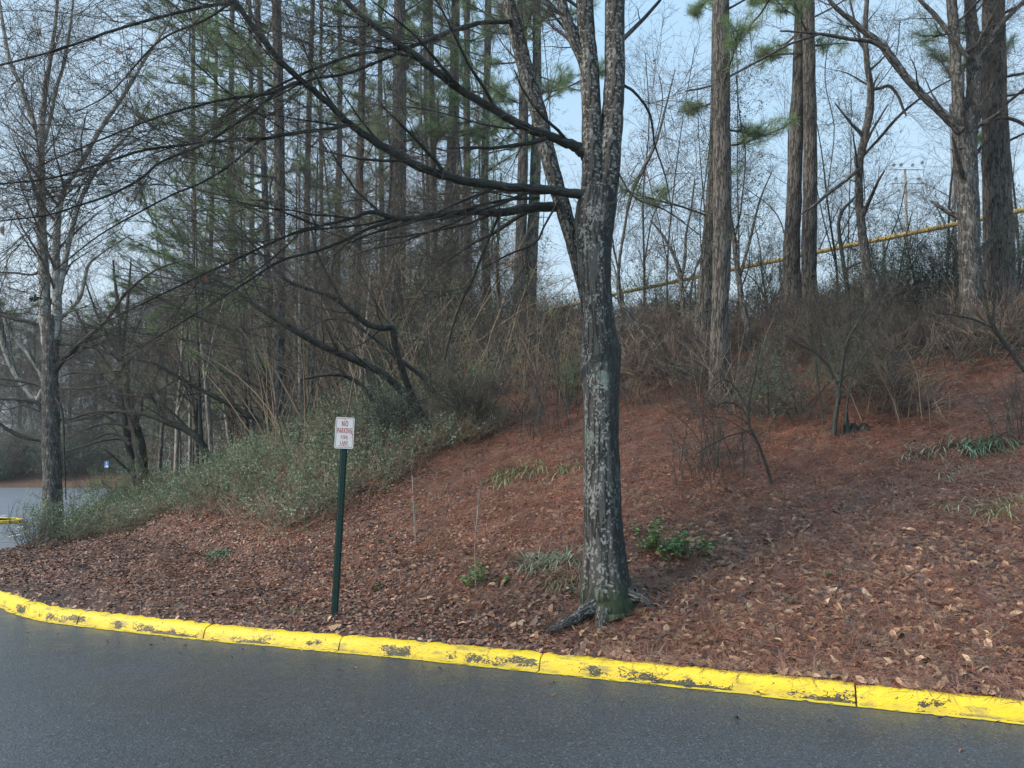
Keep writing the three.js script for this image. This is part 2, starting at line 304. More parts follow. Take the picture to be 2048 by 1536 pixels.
// ---------------------------------------------------------------- barks
function barkTex(cu, cv, dark, mid, light, lichen, amount, k, w = 256, h = 512, fine = false) {   // furrows cu by cv cells over a tile .6 m round and 1 m tall
  const H = new Float32Array(w * h);
  const map = tex(w, h, (u, v, i, j) => {
    const wob = .7 * (tf(u * 6, v * 5, 6, 5, k + 3) - .5), f = Math.abs(tf(u * cu + wob, v * cv, cu, cv, k) - .5) * 2, fur = sstep(0, .32, f), gr = tf(u * 40, v * 24, 40, 24, k + 9);
    let c = mixc(dark, mixc(mid, light, gr), fur); H[j * w + i] = fur * .75 + gr * .25;
    const li = tf(u * 9, v * 11, 9, 11, k + 17) + .35 * (tf(u * 45, v * 70, 45, 70, k + 23) - .5);
    if (fine) return mixc(c, lichen, sstep(.58, .65, .38 * tf(u * 10, v * 5, 10, 5, k + 31) + .62 * tf(u * 34, v * 44, 34, 44, k + 33)) * .62);
    return mixc(c, lichen, sstep(1 - amount, 1.06 - amount, li) * .8);
  });
  const bump = tex(w, h, (u, v, i, j) => { const q = H[j * w + i]; return [q, q, q]; }, false);
  return { map, bumpMap: bump };
}
const pineBark = MS({ ...barkTex(14, 5, [.020, .019, .017], [.088, .081, .072], [.175, .165, .150], [.16, .18, .13], .28, 100), bumpScale: .025, roughness: .95 });
const greyBark = MS({ ...barkTex(12, 4, [.025, .024, .022], [.085, .082, .075], [.17, .165, .15], [.30, .32, .28], .30, 140), bumpScale: .012, roughness: .9 });
const paleBark = MS({ ...barkTex(8, 5, [.10, .098, .09], [.25, .245, .22], [.36, .355, .325], [.42, .44, .39], .36, 170), bumpScale: .006, roughness: .9 });
const darkBark = MS({ ...barkTex(10, 5, [.007, .008, .007], [.019, .022, .018], [.046, .052, .040], [.15, .18, .14], .28, 210), bumpScale: .008, roughness: .7 });
const stemBark = MS({ ...barkTex(14, 4, [.012, .012, .011], [.046, .045, .040], [.115, .112, .101], [.36, .37, .33], .20, 240, 256, 512, true), bumpScale: .014, roughness: .85 });
const twigMat = MS({ color: rgb(.080, .073, .061), roughness: .85 });
const twigDark = MS({ color: rgb(.036, .033, .031), roughness: .85 });
const twigTan = MS({ color: rgb(.26, .20, .14), roughness: .85 });
const twigRed = MS({ color: rgb(.13, .088, .075), roughness: .85 });

// ---------------------------------------------------------------- small pieces that are repeated
function wander(p, dir, len, n, jit, up = 0) {
  const d = dir.clone().normalize(), a = [p.clone()], q = p.clone();
  for (let k = 0; k < n; k++) { d.x += RS(jit); d.y += RS(jit) + up / n; d.z += RS(jit); d.normalize(); q.addScaledVector(d, len / n); a.push(q.clone()); }
  return a;
}
function aside(t, ang, az = rnd() * 6.283) { const a = Math.abs(t.y) > .9 ? V(1, 0, 0) : V(0, 1, 0), u = V().crossVectors(t, a).normalize(), w = V().crossVectors(t, u); return t.clone().multiplyScalar(Math.cos(ang)).addScaledVector(u, Math.sin(ang) * Math.cos(az)).addScaledVector(w, Math.sin(ang) * Math.sin(az)).normalize(); }
const SPRAYS = [0, 1, 2, 3].map(() => {   // a branchlet about .8 m long with its twigs
  const g = new GB(), main = wander(V(), Y, .95, 5, .12, 0); g.tube(main, [.0042, .0015], 3);
  for (let k = 0; k < 7; k++) {
    const f = R(.12, 1) * 5, i = Math.min(4, Math.floor(f)), p = main[i].clone().lerp(main[i + 1], f - i), t = main[i + 1].clone().sub(main[i]).normalize();
    const L = R(.2, .5) * (1.15 - f / 9), side = wander(p, aside(t, R(.6, 1.05)), L, 3, .22, .12); g.tube(side, [.0026, .0012], 3);
    for (let m = 0; m < 2; m++) { const j = Math.min(2, Math.floor(rnd() * 3)), tt = side[j + 1].clone().sub(side[j]).normalize(); g.tube(wander(side[j].clone().lerp(side[j + 1], rnd()), aside(tt, R(.5, 1)), L * R(.3, .6), 2, .2, .1), [.0018, .001], 3); }
  }
  return g.geo();
});
const STALKS = [0, 1, 2].map(() => {   // a few arching bare stems, .7 m
  const g = new GB(); for (let k = 0; k < 5; k++) { const a = rnd() * 6.283, s = R(.05, .5); g.tube(wander(V(RS(.12), RS(.05), RS(.12)), V(Math.cos(a) * s, 1, Math.sin(a) * s), R(.4, .9), 5, .14, R(-.9, -.1)), [.0055, .0025], 4); } return g.geo();
});
const LEAFY = [0, 1, 2].map((v) => {   // a leafy shoot about .5 m long
  const g = new GB(), main = wander(V(), Y, .5, 4, .16); g.tube(main, [.003, .0012], 3);
  for (let k = 0; k < 16; k++) { const f = R(.1, 1) * 4, i = Math.min(3, Math.floor(f)), p = main[i].clone().lerp(main[i + 1], f - i), t = main[i + 1].clone().sub(main[i]).normalize(), d = aside(t, R(.6, 1.3)); const q = p.clone().addScaledVector(d, R(.01, .09)); g.leaf(q, d, V(RS(.6), 1, RS(.6)).normalize(), R(.034, .060), R(.017, .028), R(.05, .2)); }
  return g.geo();
});
const TUFTS = [0, 1, 2].map(() => {   // long pine needles round the end of a shoot
  const g = new GB(); g.tube([V(0, -.22, 0), V(0, 0, 0)], [.007, .004], 3);
  for (let k = 0; k < 46; k++) { const a = rnd() * 6.283, s = R(.25, 1.25), d = V(Math.cos(a) * Math.sin(s), Math.cos(s), Math.sin(a) * Math.sin(s)), L = R(.15, .23), p = V(0, R(-.16, .03), 0), m = p.clone().addScaledVector(d, L * .55); g.blade([p, m, m.clone().addScaledVector(d, L * .45).add(V(0, -.02, 0))], .0042, aside(d, Math.PI / 2)); }
  return g.geo();
});
class Growth {   // the fine growth of one tree: drawn-out branches in one part, sprays in others
  constructor(o) { this.o = Object.assign({ max: 2, len: .42, dens: [2.2, 3.2], spray: 5, scale: 1, jit: .16, up: .25, ang: [.5, 1.05], ratio: .42, rmin: .003, t0: .1, tries: 1, lenCap: 3.2 }, o); this.g = new GB(); this.s = SPRAYS.map(() => new Copies()); this.n = 0; }
  along(pts, t) { const f = t * (pts.length - 1), i = Math.min(pts.length - 2, Math.floor(f)); return [pts[i].clone().lerp(pts[i + 1], f - i), pts[i + 1].clone().sub(pts[i]).normalize()]; }
  grow(pts, r0, r1, level = 0, t0 = this.o.t0) {
    const o = this.o; let L = 0; for (let k = 1; k < pts.length; k++) L += pts[k].distanceTo(pts[k - 1]);
    if (level < o.max) {
      const n = Math.round(L * o.dens[Math.min(level, o.dens.length - 1)] + rnd() * .8);
      for (let k = 0; k < n; k++) {
        const t = lerp(t0, 1, (k + rnd()) / n), [p, d] = this.along(pts, t), r = Math.max(o.rmin, lerp(r0, r1, t) * R(.28, o.ratio + .08)), len = Math.min(o.lenCap, (.35 + L * o.len) * R(.5, 1.2)) * (1.1 - .55 * t) * Math.pow(.8, level);
        const dir = aside(d, R(...o.ang)); if (o.bias) dir.add(o.bias).normalize();
        const b = wander(p, dir, len, 5, o.jit, o.up); this.g.tube(b, [r, Math.max(.0022, r * .3)], r > .02 ? 6 : 4); this.grow(b, r, r * .3, level + 1, .15);
      }
    }
    if (level >= 1 || o.all) { const n = Math.round(L * o.spray + rnd()); for (let k = 0; k < n; k++) { const t = lerp(.1, 1, (k + rnd()) / n), [p, d] = this.along(pts, t); const dir = aside(d, R(.3, .95)); dir.y += o.lift ?? .05; this.s[Math.floor(rnd() * 4)].put(p, dir, o.scale * R(.55, 1.15)); this.n++; } }
    const [p, d] = this.along(pts, 1); if (level) this.s[Math.floor(rnd() * 4)].put(p, d, o.scale * R(.6, 1));
  }
  build(T, branchMat, sprayMat = branchMat) {
    if (!this.g.empty) part('branches', this.g.geo(), branchMat, T, 'stuff');
    this.s.forEach((c, k) => { if (c.m.length) c.mesh('twigs', SPRAYS[k], sprayMat, T); });
  }
}
// a stem or limb through places of the photograph: [px, py, distance, width in px]
function limbPath(list, per = 5, jit = .25) {
  const P = list.map(([x, y, D]) => W(x, y, D)), r = list.map(([, , D, w]) => w / 2 / FOCAL * D), c = new THREE.CatmullRomCurve3(P, false, 'centripetal'), n = (list.length - 1) * per, pts = [];
  for (let k = 0; k <= n; k++) { const p = c.getPoint(k / n); const a = r[Math.min(r.length - 1, Math.floor(k / per))] * jit; if (k && k < n) p.add(V(RS(a), RS(a), RS(a))); pts.push(p); }
  const rad = (t) => { const f = t * (r.length - 1), i = Math.min(r.length - 2, Math.floor(f)); return lerp(r[i], r[i + 1], f - i); };
  return { pts, rad, r0: r[0], r1: r[r.length - 1] };
}
const knots = (amp, k) => (a, l) => amp * (fbm(a * 1.1 + 3, l * 2.2, k) * .7 + fbm(Math.cos(a) * 2, l * 7, k + 3 + Math.sin(a) * 2) * .5);
function rooted(l) {   // carries the foot of a trunk down into the ground
  const [x, y, D, w] = l[0], p = W(x, y, D), g = H(p.x, D) - .25; if (p.y <= g + .05) return l;
  const r = ray(x, y), q = V(p.x, g, p.z).sub(V(0, EYE, 0)), f = q.dot(V(0, SP, -CP)), u = q.dot(V(0, CP, SP));
  return [[1024 + FOCAL * q.x / f, 768 - FOCAL * u / f, D, w * 1.15], ...l];
}
function addLimb(T, G_, list, mat, { jit = .25, t0 = .1, grow = true, sides = 8, name = 'limb' } = {}) {
  if (name === 'trunk') list = rooted(list);
  const L = limbPath(list, 5, jit), g = new GB(), m = Math.max(L.r0, .01);
  g.tube(L.pts, L.rad, sides, { disp: knots(m * .05, list.length + list[0][0]), cap: true });
  part(name, g.geo(), mat, T); if (grow) G_.grow(L.pts, L.r0, L.r1, 0, t0);
  return L;
}

// ---------------------------------------------------------------- the big tree behind the kerb
{
  const base = G(1212, 1205), D = 8.75;
  const T = thing('lichen_tree', 'large bare tree in the middle with dark wet streak and pale lichen on its trunk', 'tree', base);
  const prof = [[1216, 1236, 118], [1214, 1206, 108], [1212, 1165, 94], [1209, 1110, 84], [1206, 1040, 76], [1204, 960, 72], [1203, 860, 70], [1202, 790, 71], [1201, 742, 80], [1200, 700, 76], [1196, 650, 66], [1191, 580, 64], [1188, 500, 70], [1189, 445, 82], [1194, 405, 80], [1198, 372, 60]];
  const L = limbPath(prof.map(([x, y, w]) => [x, y, D, w]), 7, .02); const total = 5.4;
  const trunkTex = (() => {
    const w = 512, h = 2048, Hh = new Float32Array(w * h), at = (a, b) => { let q = Math.abs(a - b); return Math.min(q, 1 - q); };
    const map = tex(w, h, (u, v, i, j) => {
      const m = v * 5, wob = .8 * (tf(u * 8, m * 2, 8, 10, 301) - .5), f = Math.abs(tf(u * 20 + wob, m * 1.5, 20, 10, 303) - .5) * 2, fur = sstep(0, .30, f), gr = tf(u * 90, m * 22, 90, 110, 305);
      let c = mixc([.020, .020, .018], mixc([.060, .058, .052], [.135, .13, .115], gr), fur); Hh[j * w + i] = fur * .8 + gr * .2;
      const li = tf(u * 22, m * 5, 22, 25, 311) * .38 + tf(u * 74, m * 44, 74, 220, 313) * .62, face = .05 * (1 - 4 * at(u, .95));
      c = mixc(c, mixc([.33, .34, .30], [.50, .51, .46], gr), sstep(.59, .65, li + face) * .7);
      const big = tf(u * 7, m * 3, 7, 15, 317); c = mixc(c, [.24, .30, .235], sstep(.72, .76, big + .10 * (gr - .5)) * .7);
      const run = tf(u * 14, m * .8, 14, 4, 321), damp = sstep(.155, .10, at(u, .19 + .05 * (tf(.5, m * 1.3, 2, 7, 323) - .5)) + .05 * (run - .5) + .03 * (gr - .5));   // the wet, algae-dark streak down one side
      c = mixc(c, mixc([.012, .017, .016], [.055, .075, .065], sstep(.58, .66, li)), damp * .85);
      const moss = sstep(.055, .02, v - .05 * tf(u * 9, .5, 9, 2, 331) - .10 * (tf(u * 60, m * 40, 60, 200, 333) - .5)) * sstep(.2, .55, gr + .5 * fur - .1); c = mixc(c, mixc([.018, .034, .012], [.05, .085, .022], gr), moss * .8);
      const scar = sstep(.018, .008, Math.abs(v - .555 - .02 * Math.cos(u * 12.5) - .014 * tf(u * 12, 1, 12, 2, 337))); c = mixc(c, [.022, .028, .026], scar * .8);
      return c;
    });
    return { map, bumpMap: tex(w, h, (u, v, i, j) => { const q = Hh[j * w + i]; return [q, q, q]; }, false) };
  })();
  const trunkMat = MS({ ...trunkTex, bumpScale: .018, roughness: .75 });
  const g = new GB(), flare = (a, l) => { const f = Math.exp(-l / .17); return f * (.07 * Math.max(0, Math.cos(a * 3 + .6)) + .05 * Math.cos(a * 2 - 1.8)) + .008 * fbm(Math.cos(a) * 2 + 7, l * 1.6, Math.sin(a) * 2) + .006 * fbm(Math.cos(a) * 9, l * 3, Math.sin(a) * 9)
    + .012 * Math.exp(-(((l - 3.0) / .13) ** 2)) * (1 + .8 * Math.cos(a * 2 - 2.6)) + .03 * Math.exp(-(((l - 3.22) / .07) ** 2) - ((a - .35) / .4) ** 2) - .02 * Math.exp(-(((l - 3.22) / .035) ** 2) - ((a - .35) / .18) ** 2); };
  g.tube(L.pts, L.rad, 56, { disp: flare, unit: true, face: V(0, 0, 1), cap: true }); part('trunk', g.geo(), trunkMat, T);
  const roots = [[[1196, 1196, 8.66, 40], [1180, 1214, 8.55, 32], [1152, 1236, 8.46, 22], [1122, 1250, 8.38, 16], [1092, 1264, 8.32, 7]], [[1216, 1205, 8.6, 38], [1206, 1232, 8.46, 24], [1200, 1256, 8.36, 14], [1190, 1284, 8.25, 6]], [[1240, 1190, 8.7, 46], [1260, 1190, 8.62, 28], [1282, 1196, 8.55, 15], [1305, 1208, 8.48, 6]]];
  for (const r of roots) { const q = new GB(), P = limbPath(r, 5); q.tube(P.pts, P.rad, 10, { disp: knots(.014, r[0][0]) }); part('root', q.geo(), stemBark, T); }
  const stem = (l, o) => addLimb(T, F, l.map(([x, y, w, d = D]) => [x, y, d, w]), stemBark, { sides: 14, jit: .05, name: 'stem', ...o });
  const F = new Growth({ max: 2, dens: [1.4, 2.2], spray: 3.2, len: .22, lenCap: 1.9, bias: V(-.25, .05, .1), up: .12 });
  stem([[1190, 470, 44], [1186, 400, 50], [1186, 330, 46], [1184, 250, 42], [1180, 160, 40], [1174, 80, 37], [1169, 0, 36], [1162, -150, 30], [1154, -420, 16]], { t0: .5 });
  stem([[1204, 470, 40], [1212, 400, 46], [1218, 320, 48], [1225, 240, 45], [1229, 150, 43], [1230, 50, 42], [1231, -60, 40], [1236, -240, 30], [1246, -480, 14]], { t0: .55 });
  stem([[1178, 640, 16, 8.9], [1167, 580, 24, 8.95], [1154, 520, 29, 9], [1139, 458, 32, 9], [1119, 392, 34, 9], [1096, 310, 34, 9.05], [1074, 215, 35, 9.1], [1046, 120, 33, 9.1], [1028, 45, 32, 9.1], [1012, -10, 30, 9.1], [985, -150, 24, 9.1], [940, -380, 12, 9.1]], { t0: .6 });
  stem([[1184, 190, 26], [1166, 120, 25], [1148, 80, 24], [1134, 40, 24], [1122, 0, 22], [1098, -120, 16], [1060, -300, 8]], { t0: .3 });
  const F2 = new Growth({ max: 2, dens: [2.3, 2.6], spray: 4.4, len: .26, lenCap: 1.8, bias: V(-.35, 0, 0), up: .1, jit: .17 });
  const limb = (l, o) => addLimb(T, F2, l.map(([x, y, d, w]) => [x, y, d, w * .74]), darkBark, { jit: .16, ...o });
  limb([[1184, 396, 8.7, 34], [1140, 386, 8.65, 27], [1100, 380, 8.6, 25], [1000, 372, 8.4, 26], [900, 355, 8.2, 25], [820, 325, 8, 24], [740, 277, 7.9, 22], [700, 248, 7.8, 20], [650, 200, 7.7, 19], [590, 150, 7.6, 18], [530, 85, 7.5, 17], [470, 2, 7.4, 15], [430, -90, 7.4, 11], [380, -200, 7.4, 7]]);
  limb([[468, 4, 7.4, 12], [440, 8, 7.3, 11], [400, 15, 7.3, 10], [330, 32, 7.2, 9], [230, 60, 7, 8], [130, 95, 6.8, 7], [0, 130, 6.6, 6], [-200, 170, 6.4, 3]]);
  limb([[462, 6, 7.4, 8], [405, 42, 7.5, 7], [345, 66, 7.6, 6], [307, 92, 7.7, 6], [270, 132, 7.8, 5], [215, 190, 7.9, 4], [150, 225, 8, 3]]);
  limb([[704, 250, 7.8, 13], [640, 260, 7.7, 10], [580, 268, 7.6, 10], [520, 278, 7.5, 10], [440, 282, 7.4, 9], [350, 292, 7.2, 8], [280, 302, 7.1, 8], [210, 325, 7, 7], [100, 357, 6.8, 6], [0, 368, 6.6, 5], [-150, 390, 6.4, 3]]);
  limb([[606, 160, 7.62, 12], [562, 178, 7.6, 10], [530, 189, 7.5, 10], [470, 195, 7.4, 8], [380, 215, 7.3, 7], [300, 240, 7.2, 6], [200, 280, 7.1, 5], [80, 330, 7, 3]]);
  limb([[566, 172, 7.6, 9], [520, 212, 7.5, 8], [472, 246, 7.4, 8], [403, 290, 7.2, 8], [320, 325, 7, 7], [280, 358, 6.9, 7], [219, 390, 6.8, 6], [160, 410, 6.7, 6], [96, 430, 6.6, 5], [0, 442, 6.5, 4], [-120, 470, 6.4, 2]]);
  limb([[520, 281, 7.5, 8], [460, 330, 7.4, 7], [410, 362, 7.3, 6], [342, 391, 7.2, 5], [287, 420, 7.1, 5], [200, 470, 7, 4], [110, 540, 6.9, 3]]);
  limb([[1182, 318, 8.75, 40], [1160, 298, 8.75, 33], [1135, 286, 8.7, 29], [1100, 272, 8.65, 26], [1040, 250, 8.5, 25], [980, 215, 8.3, 24], [920, 178, 8.2, 23], [860, 135, 8, 22], [800, 90, 7.9, 20], [740, 45, 7.8, 18], [690, 0, 7.7, 16], [640, -60, 7.6, 12], [560, -150, 7.5, 7]]);
  limb([[1026, 44, 9.05, 15], [970, 44, 8.8, 13], [930, 53, 8.6, 12], [880, 70, 8.3, 12], [820, 94, 8, 12], [770, 101, 7.9, 10], [700, 112, 7.8, 9], [640, 134, 7.7, 8], [600, 150, 7.6, 7], [520, 190, 7.5, 5], [440, 240, 7.4, 3]]);
  limb([[800, 105, 7.92, 9], [740, 130, 7.9, 9], [690, 148, 7.9, 8], [620, 160, 7.9, 6], [540, 200, 7.8, 4]]);
  limb([[1138, 418, 9, 36], [1110, 413, 9, 29], [1060, 416, 8.9, 27], [1000, 424, 8.8, 23], [920, 425, 8.6, 19], [830, 437, 8.4, 17], [790, 437, 8.3, 15], [745, 424, 8.2, 12], [700, 438, 8, 9], [640, 452, 7.9, 8], [600, 462, 7.8, 7], [500, 505, 7.6, 6], [400, 552, 7.4, 5], [300, 600, 7.2, 4], [200, 650, 7, 2.5]]);
  limb([[1080, 396, 8.6, 9], [1030, 398, 8.6, 9], [980, 406, 8.6, 9], [930, 420, 8.55, 10], [880, 440, 8.4, 8]], { grow: false });
  limb([[792, 440, 8.3, 11], [742, 455, 8.2, 9], [690, 480, 8.1, 9], [640, 500, 8, 8], [560, 522, 7.8, 7], [500, 560, 7.7, 6], [430, 604, 7.6, 5], [330, 665, 7.5, 4], [250, 712, 7.4, 2.5]]);
  limb([[1000, 427, 8.8, 9], [985, 460, 8.8, 8], [968, 500, 8.8, 8], [945, 560, 8.8, 7], [925, 600, 8.75, 6], [905, 655, 8.7, 5], [890, 720, 8.7, 3]]);
  limb([[1118, 400, 8.9, 7], [1090, 450, 8.8, 6], [1071, 485, 8.7, 6], [1010, 512, 8.6, 5], [962, 540, 8.5, 3]]);
  limb([[1246, 170, 8.75, 9], [1270, 185, 8.8, 8], [1300, 230, 8.9, 7], [1310, 290, 9, 5], [1330, 350, 9, 4], [1345, 430, 9, 2.5]]);
  limb([[1236, 345, 8.7, 6], [1270, 395, 8.6, 5], [1330, 420, 8.5, 4], [1400, 470, 8.4, 3]]);
  F.build(T, greyBark, twigMat); F2.build(T, darkBark, twigMat);
}

// ---------------------------------------------------------------- the tree at the left end of the bank
{
  const D = 18.3, T = thing('parkway_tree', 'tall bare many-stemmed tree at the left end of the bank, shoots at its foot', 'tree', G(104, 1084));
  const F = new Growth({ max: 2, dens: [1.5, 2.0], spray: 2.4, len: .20, lenCap: 2.0, up: .35, ang: [.4, .95], scale: 1.15 });
  const st = (l, o, mat = paleBark, d = D) => addLimb(T, F, l.map(([x, y, w, q]) => [x, y, q ?? d, w]), mat, { sides: 10, jit: .06, name: 'stem', ...o });
  addLimb(T, F, [[100, 1098, D, 62], [103, 1080, D, 50], [105, 1040, D, 40], [105, 1000, D, 36], [104, 940, D, 34], [102, 880, D, 33], [101, 820, D, 31], [100, 760, D, 29], [101, 700, D, 30], [102, 655, D, 33], [103, 632, D, 26]], greyBark, { grow: false, sides: 18, jit: .05, name: 'trunk' });
  st([[94, 690, 20], [91, 640, 22], [88, 560, 20], [84, 480, 19], [82, 400, 18], [81, 330, 16], [82, 270, 14], [88, 195, 12], [98, 130, 9], [110, 50, 7], [120, -60, 4]]);
  st([[84, 410, 9], [80, 345, 10], [78, 283, 11], [55, 211, 10], [42, 172, 9], [20, 124, 9], [3, 32, 7], [-10, -60, 4]]);
  st([[112, 680, 20], [114, 630, 18], [113, 560, 17], [112, 500, 15], [114, 456, 13], [120, 410, 11], [130, 375, 11], [163, 325, 10], [195, 267, 9], [244, 195, 8], [293, 114, 6], [325, 65, 5], [360, 0, 3]]);
  st([[110, 660, 9], [117, 641, 9], [140, 620, 8], [159, 596, 8], [168, 565, 7], [177, 530, 6], [205, 505, 4], [260, 470, 3]]);
  st([[116, 600, 10], [126, 545, 11], [137, 488, 10], [153, 423, 9], [176, 368, 8], [208, 319, 7], [262, 262, 5], [300, 200, 3]]);
  st([[82, 300, 8], [100, 240, 8], [112, 180, 7], [130, 120, 6], [142, 40, 5], [150, -40, 3]]);
  st([[108, 745, 14], [118, 728, 13], [135, 710, 11], [168, 680, 9], [210, 644, 8], [254, 584, 6], [314, 539, 4], [370, 520, 2.5]], {}, darkBark);
  const low = (l, d = D) => st(l, {}, darkBark, d);
  low([[92, 664, 9], [75, 650, 8], [60, 644, 8], [30, 638, 7], [0, 629, 6], [-60, 620, 4]]);
  low([[90, 776, 9], [70, 768, 7], [40, 762, 6], [0, 756, 5], [-60, 750, 3]]);
  low([[92, 880, 12], [75, 878, 11], [45, 873, 10], [15, 859, 8], [-8, 845, 6], [-60, 830, 3]]);
  low([[94, 850, 10], [87, 823, 10], [72, 805, 8], [40, 799, 6], [0, 799, 4], [-60, 805, 2.5]]);
  low([[114, 840, 6], [140, 838, 5], [180, 825, 5], [225, 822, 4], [270, 826, 2.5]]);
  low([[112, 690, 5], [150, 690, 5], [210, 700, 4], [250, 712, 2.5]]);
  low([[110, 790, 5], [122, 815, 5], [127, 850, 4], [128, 900, 3.5], [130, 950, 3], [132, 1000, 2]], 18.1);
  low([[86, 530, 5], [70, 548, 5], [30, 546, 4], [-20, 544, 2.5]]);
  st([[86, 780, 11], [75, 799, 12], [36, 754, 12], [18, 721, 12], [6, 680, 12], [-5, 630, 11], [-30, 540, 8], [-60, 400, 5]], {}, paleBark, 18.9);
  st([[90, 790, 7], [84, 754, 8], [54, 704, 8], [24, 668, 8], [0, 620, 7], [-30, 560, 5]], {}, paleBark, 18.7);
  F.build(T, greyBark, twigMat);
  // the dark snag of leaves that hangs beside it
  const q = new Copies(), c = W(66, 596, 17.6), S = thing('leaf_clump', 'dark ragged clump of dead leaves hung beside the left tree', 'leaf clump', c), g = new GB();
  for (let k = 0; k < 70; k++) { const d = V(gauss(), gauss() * .6, gauss()).normalize(); g.leaf(c.clone().add(V(gauss() * .10 + .02, gauss() * .035 - .02, gauss() * .06)), d, V(0, 1, RS(1)).normalize(), R(.06, .12), R(.03, .06), .2); }
  part('leaves', g.geo(), twigDark, S, 'stuff');
  const h = new GB(); h.tube(wander(W(84, 612, 18.2), W(58, 590, 17.5).sub(W(84, 612, 18.2)), .45, 5, .2), [.006, .003], 5); part('stem', h.geo(), darkBark, S);
}
// ---------------------------------------------------------------- the dark twin tree behind it and its arching neighbours
function pathTree(name, label, base, stems, o = {}) {
  const T = thing(name, label, 'tree', base, o.group), F = new Growth({ max: 2, dens: [1.3, 2], spray: 3, len: .22, lenCap: 1.8, scale: 1.1, up: .2, ...o.growth });
  stems.forEach((l, k) => addLimb(T, F, o.thin ? l.map(([x, y, D, w]) => [x, y, D, w * o.thin]) : l, o.mat ?? darkBark, { jit: .08, name: k ? 'stem' : 'trunk', sides: o.sides ?? 8, t0: k ? .1 : .3 }));
  F.build(T, o.branchMat ?? o.mat ?? darkBark, o.twig ?? twigDark); return T;
}
{
  const D = 25, s = (l, q = D) => l.map(([x, y, w]) => [x, y, q, w]);
  pathTree('twin_tree', 'dark leaning tree with two black stems and drooping arched branches behind the left tree', W(282, 965, D), [
    s([[286, 985, 28], [284, 943, 25], [278, 883, 22], [263, 829, 19], [251, 769, 15], [243, 715, 12], [240, 680, 10], [234, 600, 7], [226, 520, 4]]),
    s([[272, 980, 16], [268, 937, 15], [254, 874, 13], [245, 799, 12], [242, 745, 10], [246, 690, 8], [256, 600, 6], [262, 520, 3]], 25.3),
    s([[262, 890, 8], [245, 878, 7], [209, 880, 6], [168, 892, 4], [120, 905, 2.5]]), s([[258, 880, 6], [230, 868, 5], [212, 868, 5], [180, 882, 3]]), s([[250, 850, 6], [228, 847, 5], [190, 852, 4], [135, 878, 2.5]]),
    s([[262, 812, 7], [240, 820, 6], [200, 832, 5], [125, 845, 3]]), s([[248, 768, 8], [221, 739, 7], [191, 694, 6], [168, 655, 5], [140, 600, 3]]), s([[238, 712, 6], [215, 673, 6], [195, 632, 5], [170, 560, 3]]),
    s([[274, 846, 6], [282, 820, 6], [287, 793, 5], [300, 770, 5], [312, 752, 4], [330, 720, 2.5]]), s([[244, 740, 6], [228, 742, 6], [190, 748, 5], [150, 745, 4], [112, 757, 2.5]]), s([[246, 790, 6], [220, 772, 5], [180, 776, 5], [130, 778, 3]]),
  ], { growth: { bias: V(-.2, .1, 0), spray: 4.2 } });
  const E = 21;
  pathTree('arching_sapling', 'dark sapling arching over to the left from the foot of the brushy slope', W(408, 915, E), [
    [[420, 930, E, 15], [398, 880, E, 15], [370, 858, E, 14], [335, 845, E, 12], [300, 832, E, 8], [260, 823, E, 6], [215, 824, E, 5], [160, 838, E, 4], [128, 846, E, 2.5]],
    [[338, 846, E, 7], [322, 822, E, 7], [305, 800, E, 5], [300, 782, E, 3]], [[380, 862, E, 6], [350, 830, E, 5], [310, 800, E, 4], [255, 790, E, 3], [200, 785, E, 2]]], { twig: twigMat });
  pathTree('arching_sapling', 'thin dark sapling leaning left against the reddish pine trunk behind the brush', W(560, 895, 21.5), [
    [[566, 900, 21.5, 12], [556, 872, 21.4, 11], [495, 828, 21.2, 10], [410, 784, 21, 9], [342, 746, 20.8, 7], [310, 728, 20.6, 5], [255, 716, 20.5, 3]]], { twig: twigMat });
  const B = V(-1.5, 2.4, -15.9);
  pathTree('leaning_sapling', 'dark mossy sapling bending up left from the dense brush, highest of the leaning ones', W(872, 890, 15.6), [
    [[888, 900, 15.6, 17], [862, 860, 15.5, 15], [830, 805, 15.4, 14], [805, 740, 15.2, 14], [790, 690, 15, 14], [784, 656, 14.9, 14], [765, 656, 14.8, 12], [735, 648, 14.7, 12], [700, 620, 14.5, 11], [660, 592, 14.3, 10], [615, 577, 14.2, 8], [575, 562, 14, 7], [520, 505, 13.9, 5], [465, 440, 13.7, 3]],
    [[690, 612, 14.4, 7], [668, 575, 14.3, 6], [645, 530, 14.2, 6], [630, 495, 14, 5], [622, 450, 14, 3]]], { twig: twigMat });
  pathTree('leaning_sapling', 'long straight dark sapling slanting up left behind the sign', W(850, 850, 15.9), [
    [[872, 880, 15.9, 16], [820, 800, 15.8, 15], [766, 748, 15.6, 15], [700, 716, 15.4, 15], [640, 690, 15.2, 14], [580, 655, 15, 13], [520, 618, 14.8, 10], [470, 580, 14.7, 7], [420, 555, 14.6, 4]],
    [[545, 634, 14.9, 6], [520, 590, 14.9, 5], [500, 540, 14.9, 4], [480, 500, 14.9, 3]]], { twig: twigMat });
  pathTree('leaning_sapling', 'thin dark sapling with a level bent top, lowest of the leaning ones', W(752, 850, 16.3), [
    [[775, 880, 16.3, 11], [750, 810, 16.3, 10], [722, 770, 16.2, 9], [690, 752, 16.1, 8], [650, 750, 16, 7], [600, 760, 15.9, 4]]], { twig: twigMat });
  pathTree('leaning_sapling', 'thin sapling rising from the sign-side brush and bent over like a hook', W(880, 840, 16.5), [
    [[905, 850, 16.5, 10], [850, 760, 16.4, 9], [800, 720, 16.2, 8], [740, 670, 16, 7], [690, 640, 15.9, 6], [650, 640, 15.8, 5], [600, 665, 15.7, 3]]], { twig: twigMat });
}
